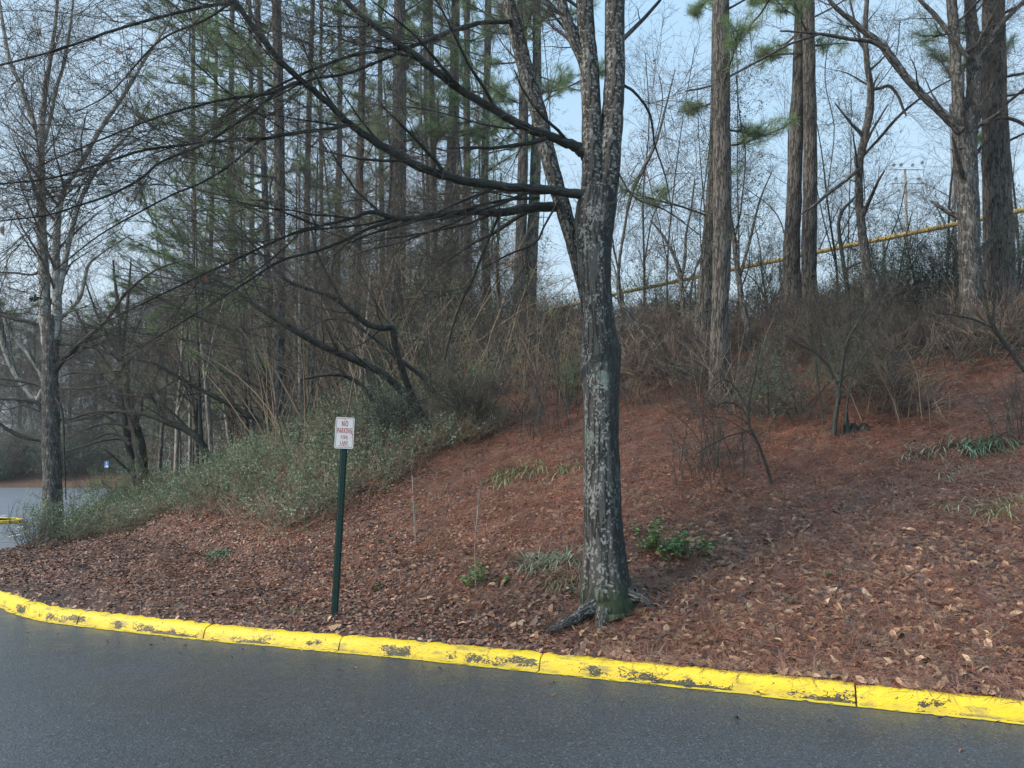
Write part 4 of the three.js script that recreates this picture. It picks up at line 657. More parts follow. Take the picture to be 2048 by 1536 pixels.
{ // creeping honeysuckle and dead stems that cover the left of the bank, and the brush on the floor of the wood: nobody could count these
  const lf = LEAFY.map(() => new Copies()), sp = STALKS.map(() => new Copies()), sp2 = SPRAYS.map(() => new Copies()), lf2 = LEAFY.map(() => new Copies()), sp3 = SPRAYS.map(() => new Copies());
  const edgeIn = (x, d) => { const e = edgeDist(x, d); return e > Math.max(1.2, Math.min(lerp(1.2, 3.7, sstep(-10.6, -6.8, x)), lerp(3.7, 1.2, sstep(18, 22, d)))) + .5 * fbm(x * .7, d * .7, 40) + 2.6 * sstep(-3.4, -.4, x) && x < -.2 - .15 * (d - 13) * 0 ? e : 0; };
  for (let k = 0, n = 0; n < 16500 && k < 300000; k++) {
    const d = R(11, 31), x = R(-21, .8), e = edgeIn(x, d); if (!e || e > 10 || rnd() > 15 / d) continue;
    const dens = fbm(x * .5, d * .5, 50); if (fbm(x * .9, d * .9, 52) < -.22) continue; const ht = (.10 + .44 * sstep(0, 3.5, e) * (1 - .6 * sstep(-4, 0, x))) * (1 + .4 * dens) * sstep(2.5, -1.5, x);
    const p = onGround(x, -d, R(0, ht)); n++;
    if (rnd() < .68 + .35 * dens - .3 * sstep(-5, 0, x)) lf[n % 3].put(p, V(RS(.9), R(.1, 1), RS(.9)), R(.45, 1.35), tintOf(rnd() < .75 ? GREEN.honey : GREEN.olive)); else sp[n % 3].put(p, V(RS(1), R(.2, 1.2), RS(1)), R(.3, .75));
  }
  for (let k = 0, n = 0; n < 13000 && k < 200000; k++) {
    const d = R(16, 46), x = R(-27, 2.2), e = edgeDist(x, d); if (e < (x > -4 ? 8 : 6.5)) continue;
    const u = fbm(x * .35, d * .35, 60), ht = (1.6 + 1.8 * u + .05 * (d - 16)) * sstep(6, 10, e) * (1 - .88 * sstep(-3, .2, x)) + .2; if (u < -.55) continue;
    const p = onGround(x, -d, Math.pow(rnd(), 1.1) * ht * 1.5); n++;
    if (rnd() < .5 + .3 * u) lf2[n % 3].put(p, V(RS(.9), R(.1, 1), RS(.9)), R(.9, 1.7), tintOf(rnd() < .55 ? GREEN.olive : rnd() < .5 ? GREEN.bright : GREEN.privet)); else (rnd() < .7 ? sp2 : sp3)[n % 4].put(p, V(RS(.7), R(.4, 1.4), RS(.7)), R(.7, 1.4));
  }
  const mk = (name, label) => { const g = new THREE.Group(); g.name = name; g.userData = { kind: 'stuff', label }; scene.add(g); return g; };
  const a = mk('ground_creeper', 'green honeysuckle and dead stems creeping over the left of the bank'), b = mk('wood_brush', 'brown and olive brush filling the floor of the left wood');
  lf.forEach((c, k) => c.mesh('foliage', LEAFY[k], leafMat, a)); sp.forEach((c, k) => c.mesh('dead_stems', STALKS[k], twigTan, a));
  for (let k = 0, n = 0; n < 3400 && k < 60000; k++) {   // the twig tops of the understorey
    const d = R(18, 36), x = R(-22, 1), e = edgeDist(x, d), u = fbm(x * .3, d * .3, 90); if (e < 6.5 || u < -.3) continue; n++;
    if (n % 3 === 0) { lf2[n % 3].put(onGround(x, -d, R(1.5, 6) * (1 - .62 * sstep(-4, .5, x)) + u), V(RS(1), R(-.1, 1), RS(1)), R(.9, 1.6), tintOf(n % 2 ? GREEN.olive : GREEN.bright)); continue; }
    (n % 2 ? sp2 : sp3)[n % 4].put(onGround(x, -d, R(2, 7.5) * (1 - .62 * sstep(-4, .5, x)) + u), V(RS(1), R(-.1, 1), RS(1)), R(.8, 1.6));
  }
  const bs = [new GB(), new GB()];
  for (let n = 0, k = 0; n < 260 && k < 9000; k++) { const d = R(16, 32), x = R(-20, 0), e = edgeDist(x, d); if (e < 6) continue; n++; const p = onGround(x, -d, -.05), g = bs[n % 2]; g.tube(wander(p, V(RS(.8) - .25, 1, RS(.5)), R(4, 8.5) * (1 - .5 * sstep(-4, 0, x)), 10, .12, R(-1.1, -.2)), [R(.012, .024), .004], 5); }
  for (let k = 0, n = 0; n < 2300 && k < 50000; k++) { const d = R(15, 38), x = R(-24, 2), e = edgeDist(x, d); if (e < (x > -4 ? 7.5 : 5.5)) continue; n++; const p = onGround(x, -d, -.05), h = R(1.2, 5.6) * (1 - .85 * sstep(-3.2, 0, x)); bs[n % 2].tube(wander(p, V(RS(.55) - .12, 1, RS(.5)), h, 7, .11, R(-.7, .1)), [R(.008, .016), .003], 4); }
  bs.forEach((g, k) => part('stems', g.geo(), k ? twigTan : greyBark, b, 'stuff'));
  lf2.forEach((c, k) => c.mesh('foliage', LEAFY[k], leafMat, b)); sp2.forEach((c, k) => c.mesh('dead_stems', SPRAYS[k], twigMat, b)); sp3.forEach((c, k) => c.mesh('dead_stems', SPRAYS[k], twigTan, b));
  const cr = STALKS.map(() => new Copies()), cl = LEAFY.map(() => new Copies());
  for (let k = 0, n = 0; n < 7000 && k < 90000; k++) { const d = R(13, 23), x = R(0, 15), e = edgeDist(x, d); if (e < 10.2 + 1.2 * fbm(x * .6, d * .6, 70) || e > 14) continue; n++; const p = onGround(x, -d, R(0, .7) * sstep(9.6, 12, e)); if (rnd() < .22) cl[n % 3].put(p, V(RS(1), 1, RS(1)), R(.4, .8), tintOf(GREEN.privet)); else cr[n % 3].put(p, V(RS(.8), R(-.3, 1), RS(.8)), R(.4, .95)); }
  for (let k = 0, n = 0; n < 3300 && k < 90000; k++) { const d = R(11, 21), x = R(1.6, 13.5), e = edgeDist(x, d), u = fbm(x * .75, d * .75, 95); if (e < 6.6 || e > 11.5 || u < .10 + .18 * (9 - e) * .3) continue; n++; const p = onGround(x, -d, R(0, .75 + .5 * u)); if (rnd() < .5) cl[n % 3].put(p, V(RS(1), R(0, 1), RS(1)), R(.4, .8), tintOf(rnd() < .6 ? GREEN.privet : GREEN.olive)); else cr[n % 3].put(p, V(RS(.8), R(.1, 1), RS(.8)), R(.5, 1.1)); }
  const c = mk('crest_brush', 'dry dead stems matted along the crest of the right bank'); cr.forEach((q, k) => q.mesh('dead_stems', STALKS[k], [twigMat, twigRed, twigDark][k], c)); cl.forEach((q, k) => q.mesh('foliage', LEAFY[k], leafMat, c));
}
// arching tufts of strap-leaved grass
function tuft(label, base, n, w, h, tints, o = {}) {
  const T = thing('grass_tuft', label, 'grass tuft', base), g = new GB(), c = [];
  for (let k = 0; k < n; k++) {
    const bx = RS(w * .5), bz = RS(w * .22), p = onGround(base.x + bx, base.z + bz, -.01), a = rnd() * 6.283, d = V(Math.cos(a) * .8 + (o.lean ?? 0), R(.5, 1.2), Math.sin(a) * .8 + .35), L = h * R(.6, 1.25), pts = [p]; d.normalize();
    for (let m = 0; m < 5; m++) { d.y -= .34; d.normalize(); pts.push(pts[m].clone().addScaledVector(d, L / 5)); }
    const before = g.p.length / 3; g.blade(pts, R(.008, .014), V(-Math.sin(a), 0, Math.cos(a))); const t = tintOf(tints); for (let m = before; m < g.p.length / 3; m++) c.push(...t);
  }
  g.c = c; part('blades', g.geo(), MS({ vertexColors: true, roughness: .6 }), T, 'stuff'); return T;
}
const GRASS = [[.10, .14, .075], [.30, .36, .25]], DRY = [[.13, .11, .05], [.28, .22, .11]], DEEP = [[.03, .085, .045], [.15, .26, .14]];
tuft('largest grey-green grass tuft, arching over at the left of the big trunk', G(1100, 1128), 330, .75, .40, GRASS);
tuft('browning yellowish grass tuft between the big grey-green tuft and the trunk', G(1128, 1168), 200, .45, .30, DRY);
tuft('green grass tuft half way up the bank, left of the big trunk', G(1035, 948), 260, .95, .38, [[.09, .14, .05], [.22, .28, .12]]);
tuft('small grass tuft half way up, close against the big trunk', G(1142, 940), 110, .5, .32, [[.09, .13, .05], [.2, .25, .12]]);
tuft('deep green grass tuft on the right bank near the right edge', G(1968, 898), 220, .65, .42, DEEP);
tuft('thin grass tuft just left of the deep green tuft', G(1905, 895), 90, .6, .36, GRASS);
tuft('lowest grass tuft at the right edge of the bank', G(2020, 1022), 170, .6, .36, [[.10, .16, .06], [.26, .32, .15]]);
tuft('sparse grass blades under the deep green tuft', G(1900, 945), 40, .5, .3, GRASS);
tuft('sparse grass blades left of the lowest right-hand tuft', G(1905, 1020), 40, .3, .32, GRASS);
tuft('small green tuft alone in the leaves at the left', G(440, 1112), 120, .4, .26, DEEP);
tuft('dull olive tuft right of the several-stemmed shrub', G(1830, 905), 60, .5, .3, GRASS);
tuft('weedy green blades at the kerb near the sign foot', G(590, 1225), 50, .3, .12, [[.08, .14, .04], [.2, .28, .1]]);
// broad-leaved seedlings
function seedling(label, base, n, h, L, tint, sp = .3) {
  const T = thing('seedling', label, 'seedling', base), g = new GB(), s = new GB(), c = [];
  for (let k = 0; k < n; k++) {
    const b = base.clone().add(V(RS(sp), 0, RS(sp * .5))); b.y = H(b.x, -b.z) - .01; const st = wander(b, V(RS(.4), 1, RS(.4)), h * R(.5, 1.1), 4, .15); s.tube(st, [.004, .002], 4);
    for (let m = 0; m < 11; m++) { const f = R(.25, 1) * 3.99, i = Math.floor(f), p = st[i].clone().lerp(st[i + 1], f - i), a = rnd() * 6.283, d = V(Math.cos(a), R(-.1, .5), Math.sin(a)).normalize(), q = g.p.length / 3; g.leaf(p, d, V(RS(.3), 1, RS(.3)).normalize(), L * R(.6, 1.1), L * R(.35, .5), R(.05, .25)); const t = tintOf(tint); for (let z = q; z < g.p.length / 3; z++) c.push(...t); }
  }
  g.c = c; part('foliage', g.geo(), MS({ vertexColors: true, roughness: .5 }), T, 'stuff'); part('stems', s.geo(), MS({ color: rgb(.09, .10, .04) }), T, 'stuff');
}
const LIVE = [[.07, .21, .055], [.20, .45, .15]];
seedling('bright green leafy plant just right of the big trunk, taller left half', G(1300, 1108), 9, .56, .10, LIVE, .12);
seedling('bright green leafy plant right of the big trunk, lower spreading right half', G(1365, 1126), 16, .40, .10, LIVE, .26);
seedling('small green seedling by a thin stem, left of the grass tufts', G(950, 1178), 9, .28, .08, LIVE, .12);
seedling('tiny green seedling between the thin stem and the grass tufts', G(1008, 1178), 3, .13, .06, LIVE, .06);
seedling('tiny dark seedling low on the leaf litter right of the trunk', G(1582, 1222), 3, .14, .055, GREEN.dark, .05);
seedling('little green sprig in the litter right of the leafy plant', G(1428, 1112), 3, .14, .05, LIVE, .05);
seedling('little fern-like sprig in the litter, far right above the kerb', G(1668, 1165), 3, .09, .05, LIVE, .07);
seedling('green leaves sprouting at the left foot of the big trunk', G(1158, 1192), 6, .2, .05, GREEN.honey, .08);
seedling('yellowish sprig in the leaves right of the sign post', G(758, 1092), 2, .2, .08, GREEN.olive, .04);
seedling('low weed in the leaves between sign post and trunk', G(755, 1182), 4, .1, .05, GREEN.olive, .1);
{ // wand-like bare saplings standing in the leaves
  for (const [l, label] of [[[[952, 1185, 2.6], [950, 1100, 2.3], [955, 1030, 2], [962, 960, 1.4]], 'thin bare wand rising through the small seedling'], [[[832, 1088, 3], [829, 1040, 2.6], [827, 995, 2.2], [824, 950, 1.4]], 'thin pale wand at the edge of the creepers right of the sign']]) {
    const D = -G(l[0][0], l[0][1]).z, T = thing('bare_wand', label, 'sapling', G(l[0][0], l[0][1])), F = new Growth({ max: 1, dens: [3], spray: 2, scale: .4, lenCap: .4 }); addLimb(T, F, l.map(([x, y, w]) => [x, y, D, w]), paleBark, { sides: 6, name: 'trunk' }); F.build(T, twigTan, twigTan);
  }
}
// ---------------------------------------------------------------- fallen leaves and needles
{
  const lg = [0, 1].map((k) => new GB().leaf(V(0, -.5, 0), Y, V(0, 0, 1), 1, k ? .42 : .6, k ? .22 : .12).geo());
  const ng = [0, 1].map(() => { const g = new GB(); for (let k = 0; k < 9; k++) { const a = RS(1.1) + (rnd() < .5 ? Math.PI : 0), d = V(Math.sin(a), Math.cos(a), RS(.16)), p = V(RS(.06), RS(.06), RS(.012)), m = p.clone().addScaledVector(d, .09).add(V(RS(.012), RS(.012), .008)); g.blade([p, m, m.clone().addScaledVector(d, .09).add(V(RS(.02), RS(.02), -.012))], .0032, V(-d.y, d.x, 0).normalize()); } return g.geo(); });
  const lit = MS({ roughness: .5 }), L = lg.map(() => new Copies()), N = ng.map(() => new Copies());
  const up = (x, d) => V(H(x - .15, d) - H(x + .15, d), .3, -(H(x, d - .15) - H(x, d + .15))).normalize();
  const lay = (set, x, d, s, tint, tilt, lift) => { const n = up(x, d).add(V(RS(tilt), 0, RS(tilt))).normalize(), a = V(RS(1), 0, RS(1)).normalize(); a.addScaledVector(n, -a.dot(n)).normalize(); const m = new THREE.Matrix4().makeBasis(V().crossVectors(a, n).multiplyScalar(s), a.clone().multiplyScalar(s), n.clone().multiplyScalar(s)), p = onGround(x, -d, lift); m.setPosition(p); set.m.push(m); set.t.push(tint); return m; };
  const TAN = [[.22, .115, .06], [.56, .35, .20]], PINK = [[.10, .055, .037], [.34, .20, .132]], DARK = [[.020, .020, .022], [.05, .05, .055]];
  for (let k = 0, n = 0; n < 70000 && k < 400000; k++) {
    const d = Math.pow(rnd(), 1.5) * 15 + 4.6, x = R(-12.5, 9.5), e = edgeDist(x, d); if (e < .12 || Math.abs(x) > .72 * d + 1) continue;
    const s = strawAt(x, d), so = soilAt(x, d, e); if (rnd() < so * .8 || (s > .6 && rnd() < .25 + .5 * sstep(2.5, 6, e))) continue; n++;
    const near = s * sstep(6, 1, e), r = rnd();
    lay(L[n % 2], x, d, lerp(R(.035, .075), R(.055, .155), near), r < .2 ? tintOf(DARK) : tintOf(r < .2 + .5 * near ? TAN : PINK), .6, R(.004, .022));
  }
  for (let k = 0, n = 0; n < 70000 && k < 500000; k++) {
    const d = Math.pow(rnd(), 1.3) * 16 + 4.6, x = R(-6, 12.5), e = edgeDist(x, d); if (e < .1 || rnd() > strawAt(x, d) + .06 || Math.abs(x) > .72 * d + 1) continue; n++;
    lay(N[n % 2], x, d, R(.7, 1.2), tintOf(rnd() < .8 ? [[.055, .022, .014], [.32, .125, .068]] : [[.16, .11, .075], [.32, .22, .14]]), .3, R(.004, .03));
  }
  L.forEach((c, k) => { const m = c.mesh('leaf_litter', lg[k], lit, scene); m.userData.label = 'dead leaves strewn over the bank'; }); N.forEach((c, k) => { const m = c.mesh('pine_straw', ng[k], lit, scene); m.userData.label = 'fallen red-brown pine needles covering the bank'; });
  // the large curled leaves that can be picked out singly along the kerb
  const big = [0, 1, 2, 3].map((k) => new GB().leaf(V(0, -.5, 0), Y, V(0, 0, 1), 1, [.34, .5, .62, .42][k], [.28, .18, -.2, .4][k]).geo()), mats = [[.46, .31, .19], [.34, .22, .13], [.26, .15, .09], [.55, .40, .26], [.20, .13, .10]].map((c) => MS({ color: rgb(...c), roughness: .5 }));
  for (let n = 0, k = 0; n < 290 && k < 20000; k++) {
    const d = R(5, 10.5), x = R(-2.6, 6.5), e = edgeDist(x, d); if (e < .15 || rnd() > sstep(3.6, .4, e) || rnd() > .25 + sstep(-2, 1.5, x)) continue; n++;
    const c = new Copies(), M = lay(c, x, d, R(.09, .165), null, .55, R(.02, .04)), m = shade(new THREE.Mesh(big[n % 4], mats[n % 5])); m.name = 'leaf'; m.applyMatrix4(M); bank.add(m);
  }
  // needles washed onto the road
  const q = new Copies(); for (let k = 0; k < 120; k++) { const x = R(-4, 5.5), d = lerp(4, 7.9 - .4 * x, Math.pow(rnd(), .5)); if (edgeDist(x, d) > -.1) continue; const n = Y, a = rnd() * 6.28, m = new THREE.Matrix4().compose(V(x, .006, -d), new THREE.Quaternion().setFromEuler(new THREE.Euler(-Math.PI / 2, 0, a)), V(.8, .8, .4)); q.m.push(m); q.t.push(tintOf([[.12, .08, .05], [.3, .2, .13]])); }
  { const st = SPRAYS.map(() => new Copies()); for (let k = 0, n = 0; n < 420 && k < 9000; k++) { const x = R(-11, 9), d = R(6, 17), e = edgeDist(x, d); if (e < .3 || Math.abs(x) > .72 * d + 1) continue; n++; const a = V(RS(1), 0, RS(1)).normalize(); a.y = H(x + a.x * .3, d - a.z * .3) - H(x, d); a.y /= .3; const s = R(.25, .7); st[n % 4].put(onGround(x, -d, .012), a, V(s * 1.2, s, s * .25)); } const T = new THREE.Group(); T.name = 'fallen_twigs'; T.userData = { kind: 'stuff', label: 'small fallen twigs lying in the litter' }; scene.add(T); st.forEach((c, k) => c.mesh('twigs', SPRAYS[k], k % 2 ? twigTan : twigDark, T)); }
  { const gl = new Copies(); for (let k = 0, n = 0; n < 45 && k < 4000; k++) { const x = R(-6, 5), d = R(5, 10.5), e = edgeDist(x, d); if (e > -.09 || e < -1.1 * rnd()) continue; n++; const a = V(RS(1), .05, RS(1)).normalize(), nn = V(RS(.25), 1, RS(.25)).normalize(); a.addScaledVector(nn, -a.dot(nn)).normalize(); const s = R(.03, .075), M = new THREE.Matrix4().makeBasis(V().crossVectors(a, nn).multiplyScalar(s), a.clone().multiplyScalar(s), nn.clone().multiplyScalar(s)); M.setPosition(x, .012, -d); gl.m.push(M); gl.t.push(tintOf(rnd() < .4 ? DARK : PINK)); } gl.mesh('gutter_leaves', lg[1], lit, scene).userData.label = 'small dead leaves blown onto the asphalt along the kerb'; }
  const one = new GB(); one.blade([V(0, -.09, .004), V(.006, 0, .008), V(-.004, .09, .004)], .0026, V(1, 0, 0)); one.blade([V(0, -.09, .004), V(.02, 0, .008), V(.03, .085, .004)], .0026, V(1, 0, 0));
  const m = q.mesh('road_needles', one.geo(), lit, scene); m.userData.label = 'single pine needles lying on the asphalt';
  for (const [px, py, s, c, label] of [[726, 1430, .05, 2, 'curled reddish leaf alone on the asphalt'], [1478, 1322, .07, 4, 'dark leaf on the kerb just right of the long joint']]) { const b = G(px, py), T = thing('fallen_leaf', label, 'leaf', b.clone().setY(b.y + .012)), k = new THREE.Mesh(big[0], mats[c]); k.name = 'leaf'; k.rotation.set(-1.4, .3, .8); k.scale.setScalar(s); shade(k); T.add(k); }
  const hang = [[203, 76, 7.05, 'largest curled brown leaf left on the top-left branch'], [80, 56, 7.1, 'long brown leaf dangling at the top-left corner'], [238, 96, 7, 'small leaf dangling just right of the largest curled one'], [283, 394, 7, 'dark leaf hanging over the left middle branches'], [256, 392, 7, 'small dark leaf beside the hanging dark one'], [8, 450, 6.6, 'thin brown leaf hanging at the left edge'], [720, 364, 8, 'rust-red leaf hanging below the lower main limb'], [412, 550, 7.6, 'orange-red leaf hanging low on the left branches'], [1078, 330, 8.6, 'small brown leaf caught under the upper limb near the trunk']];
  for (const [px, py, D, label] of hang) { const b = W(px, py, D), T = thing('dead_leaf', label, 'leaf', b), g = new GB(); g.leaf(V(0, 0, 0), V(RS(.3), -1, RS(.3)).normalize(), V(RS(.5), 0, 1).normalize(), R(.06, .10), R(.03, .055), R(.2, .35)); const k = shade(new THREE.Mesh(g.geo(), px > 400 && px < 730 ? MS({ color: rgb(.30, .07, .03) }) : mats[4])); k.name = 'leaf'; T.add(k); const s = new GB(); s.tube([V(0, 0, 0), V(.004, .03, 0), V(0, .06, .004)], .0015, 4); const z = shade(new THREE.Mesh(s.geo(), twigDark)); z.name = 'stalk'; T.add(z); }
}
for (const [a, b, D0, D1, r, label] of [[[905, 824], [934, 819], 16, 15.9, .02, 'pale broken stick lying on the brown straw in the middle'], [[1690, 1152], [1752, 1157], 0, 0, .006, 'pale forked twig lying on the litter at right']]) {
  const A = D0 ? onGround(W(...a, D0).x, -D0, .1) : G(...a), B = D1 ? onGround(W(...b, D1).x, -D1, .1) : G(...b); A.y += .03; B.y += .04;
  const T = thing('fallen_stick', label, 'stick', A), g = new GB(); g.tube(wander(A, B.clone().sub(A), A.distanceTo(B), 5, .04), [r, r * .7], 6, { cap: true }); if (!D0) g.tube([A.clone().lerp(B, .5), A.clone().lerp(B, .75).add(V(.02, -.02, .08)), B.clone().add(V(.0, -.04, .14))], [.004, .002], 5); part('stick', g.geo(), MS({ color: rgb(.42, .33, .22) }), T);
}
{ const b = G(1692, 872), T = thing('rotten_stump', 'broken mossy stump with splintered posts on the right bank', 'stump', b); for (const [dx, dz, h, r] of [[0, 0, .42, .06], [.14, -.08, .2, .10], [.32, -.1, .16, .12], [-.2, -.05, .14, .1]]) { const g = new GB(), p = onGround(b.x + dx, b.z + dz, -.05); g.tube([p, p.clone().add(V(.01, h * .5, 0)), p.clone().add(V(.02, h, .01))], [r, r * .6], 10, { disp: (a, l) => .25 * r * fbm(Math.cos(a) * 2, l * 9, Math.sin(a) * 2 + dx) - (l > h * .8 ? .3 * r : 0), cap: true }); part('post', g.geo(), darkBark, T); } }

// ---------------------------------------------------------------- the sign
{
  const b = G(668, 1237), D = -b.z, top = W(690.5, 842, D - .05), T = thing('parking_sign', 'white NO PARKING FIRE LANE sign with red letters on a green post', 'sign', b);
  const ax = top.clone().sub(b).normalize(), zf = V(.10, 0, 1).addScaledVector(ax, -V(.10, 0, 1).dot(ax)).normalize(), xr = V().crossVectors(ax, zf).normalize();
  const frame = new THREE.Matrix4().makeBasis(xr, ax, zf), len = top.distanceTo(b) + .03;
  const sec = new THREE.Shape([[-.042, 0], [-.042, -.006], [-.034, -.006], [-.024, -.031], [.024, -.031], [.034, -.006], [.042, -.006], [.042, 0], [.030, 0], [.020, -.024], [-.020, -.024], [-.030, 0]].map(([x, y]) => new THREE.Vector2(x, y)));
  const pg = new THREE.ExtrudeGeometry(sec, { depth: len + .3, bevelEnabled: false }); pg.rotateX(-Math.PI / 2); pg.translate(0, -.3, -.036);   // section in x and z, drawn out along y
  const post = shade(new THREE.Mesh(pg, MS({ color: rgb(.008, .038, .031), roughness: .45, metalness: .2 }))); post.name = 'post'; post.applyMatrix4(frame); T.add(post);
  const holes = []; for (let y = .1; y < len - .42; y += .0508) { const c = new THREE.CylinderGeometry(.0055, .0055, .002, 10); c.rotateX(Math.PI / 2); c.translate(0, y, -.0045); holes.push(c); }
  const hm = shade(new THREE.Mesh(mergeGeometries(holes), MS({ color: rgb(.004, .008, .008) }))); hm.name = 'holes'; hm.userData.kind = 'stuff'; post.add(hm);
  const w = .222, h = .372, r = .022, s = new THREE.Shape();
  s.moveTo(-w / 2 + r, -h / 2); s.lineTo(w / 2 - r, -h / 2); s.absarc(w / 2 - r, -h / 2 + r, r, -Math.PI / 2, 0); s.lineTo(w / 2, h / 2 - r); s.absarc(w / 2 - r, h / 2 - r, r, 0, Math.PI / 2); s.lineTo(-w / 2 + r, h / 2); s.absarc(-w / 2 + r, h / 2 - r, r, Math.PI / 2, Math.PI); s.lineTo(-w / 2, -h / 2 + r); s.absarc(-w / 2 + r, -h / 2 + r, r, Math.PI, Math.PI * 1.5);
  const c = document.createElement('canvas'); c.width = 512; c.height = 858; const q = c.getContext('2d');
  q.fillStyle = '#eef0f0'; q.fillRect(0, 0, 512, 858); q.strokeStyle = '#8e2430'; q.lineWidth = 11; const rr = (x, y, W_, H_, R_) => { q.beginPath(); q.moveTo(x + R_, y); q.arcTo(x + W_, y, x + W_, y + H_, R_); q.arcTo(x + W_, y + H_, x, y + H_, R_); q.arcTo(x, y + H_, x, y, R_); q.arcTo(x, y, x + W_, y, R_); q.closePath(); q.stroke(); }; rr(30, 30, 452, 798, 34);
  q.fillStyle = '#a51c2a'; q.textAlign = 'center'; q.textBaseline = 'alphabetic';
  const word = (t, y, hgt, wid) => { q.save(); q.font = 'bold 100px sans-serif'; const m = q.measureText(t).width; q.translate(256, y); q.scale(wid / m, hgt / 73); q.fillText(t, 0, 0); q.restore(); };
  word('NO', 246, 148, 184); word('PARKING', 440, 152, 424); word('FIRE', 600, 104, 200); word('LANE', 752, 106, 222);
  q.fillRect(96, 778, 320, 9); for (let k = 0; k < 46; k++) if (hsh(k, 3, 1) > .3) q.fillRect(104 + k * 6.6, 791, 4.4, 6);
  const t = new THREE.CanvasTexture(c); t.colorSpace = THREE.SRGBColorSpace; t.repeat.set(1 / w, 1 / h); t.offset.set(.5, .5); t.wrapS = t.wrapT = THREE.ClampToEdgeWrapping;
  const sg = new THREE.ExtrudeGeometry(s, { depth: .003, bevelEnabled: true, bevelSize: .0012, bevelThickness: .0008, bevelSegments: 2, curveSegments: 10 });
  const tilt = new THREE.Matrix4().makeTranslation(0, len - h / 2 + .012, .004);
  const panel = shade(new THREE.Mesh(sg, [MS({ map: t, roughness: .45 }), MS({ color: rgb(.5, .5, .5), metalness: .8, roughness: .4 })])); panel.name = 'sign_panel'; panel.applyMatrix4(frame.clone().multiply(tilt)); T.add(panel);
  for (const y of [h / 2 - .028, -h / 2 + .04]) { const bg = new THREE.CylinderGeometry(.0065, .0065, .006, 6); bg.rotateX(Math.PI / 2); bg.translate(0, y, .006); const bm = shade(new THREE.Mesh(bg, MS({ color: rgb(.2, .2, .2), metalness: .9, roughness: .4 }))); bm.name = 'bolt'; panel.add(bm); }
}
// ---------------------------------------------------------------- ball-field fence with a yellow cap, poles beyond
{
  const P = [[19.5, 12.2], [12.9, 19.4], [4.2, 28.6], [-1.8, 36.7], [-12, 50.5]].map(([x, d]) => V(x, 8.5, -d)), T = thing('ball_fence', 'chain-link fence with a yellow cap along its top behind the crest', 'fence', V(4.2, H(4.2, 28.6), -28.6));
  const cap = MS({ color: rgb(.52, .385, .11), roughness: .6 }), steel = MS({ color: rgb(.20, .21, .21), roughness: .6, metalness: .5 }), wires = new GB();
  for (let k = 0; k < P.length - 1; k++) {
    const n = Math.round(P[k].distanceTo(P[k + 1]) / 3);
    for (let m = 0; m < n; m++) {
      const a = P[k].clone().lerp(P[k + 1], m / n), b = P[k].clone().lerp(P[k + 1], (m + 1) / n), c = new GB(), d = b.clone().sub(a).normalize(); const ga = H(a.x, -a.z), gb = H(b.x, -b.z);
      c.tube([a.clone().addScaledVector(d, .01), a.clone().lerp(b, .5)
        .add(V(0, RS(.012), 0)), b.clone().addScaledVector(d, -.01)], .07, 10, { cap: true }); part('rail_cap', c.geo(), cap, T);
      const p = new GB(); p.tube([V(a.x, ga - .2, a.z), V(a.x, 8.42, a.z)], .036, 8); part('post', p.geo(), steel, T);
      for (let w = 0; w < 3; w += .16) for (const s of [1, -1]) { const f = s > 0 ? w : 3 - w, y0 = ga + .05, h = 8.4 - y0, x0 = f, x1 = f + s * h * .9, lim = clamp(x1, 0, 3), fr = Math.abs(lim - x0) / (h * .9); wires.tube([a.clone().addScaledVector(d, x0).setY(y0), a.clone().addScaledVector(d, lim).setY(y0 + h * fr)], .0018, 3); }
    }
  }
  part('wire_mesh', wires.geo(), steel, T, 'stuff');
  const t = W(1903, 212, 24), b = onGround(W(1907, 560, 24).x, -24, -.2), N = thing('net_pole', 'slender grey steel pole standing left of the forked tree', 'pole', b), g = new GB(); g.tube([b, t], [.07, .055], 12, { cap: true }); part('shaft', g.geo(), steel, N); const cg = new GB(); cg.tube([t.clone().add(V(0, -.02, 0)), t.clone().add(V(0, .06, 0))], [.075, .05], 12, { cap: true }); part('top_cap', cg.geo(), steel, N);
  const D = 62, lb = W(1813, 600, D); lb.y = 5.4; const lt = W(1810, 338, D), L = thing('field_light', 'distant tan wooden floodlight pole beyond the fence', 'light pole', lb), wd = MS({ color: rgb(.36, .31, .25) }), lg = new GB(); lg.tube([lb, lt], [.12, .09], 10, { cap: true }); part('shaft', lg.geo(), wd, L);
  for (const y of [-.1, -1.3]) { const a = new GB(); a.tube([lt.clone().add(V(-1.3, y, .1)), lt.clone().add(V(1.5, y, .1))], .04, 6, { cap: true }); part('cross_arm', a.geo(), wd, L); }
  for (const [dx, y] of [[-1.1, -.1], [-.5, -.1], [.45, -.1], [1.25, .1], [-1.0, -1.3], [.9, -1.3]]) { const l = new THREE.LatheGeometry([[0, 0], [.12, .02], [.26, .2], [.3, .42], [.27, .42], [0, .36]].map(([x, z]) => new THREE.Vector2(x, z)), 14); l.scale(.5, .5, .5); l.rotateX(1.9); l.translate(lt.x + dx, lt.y + y + .35, lt.z + .2); part('floodlight', l, MS({ color: rgb(.42, .44, .46), metalness: .2, roughness: .5 }), L); }
}
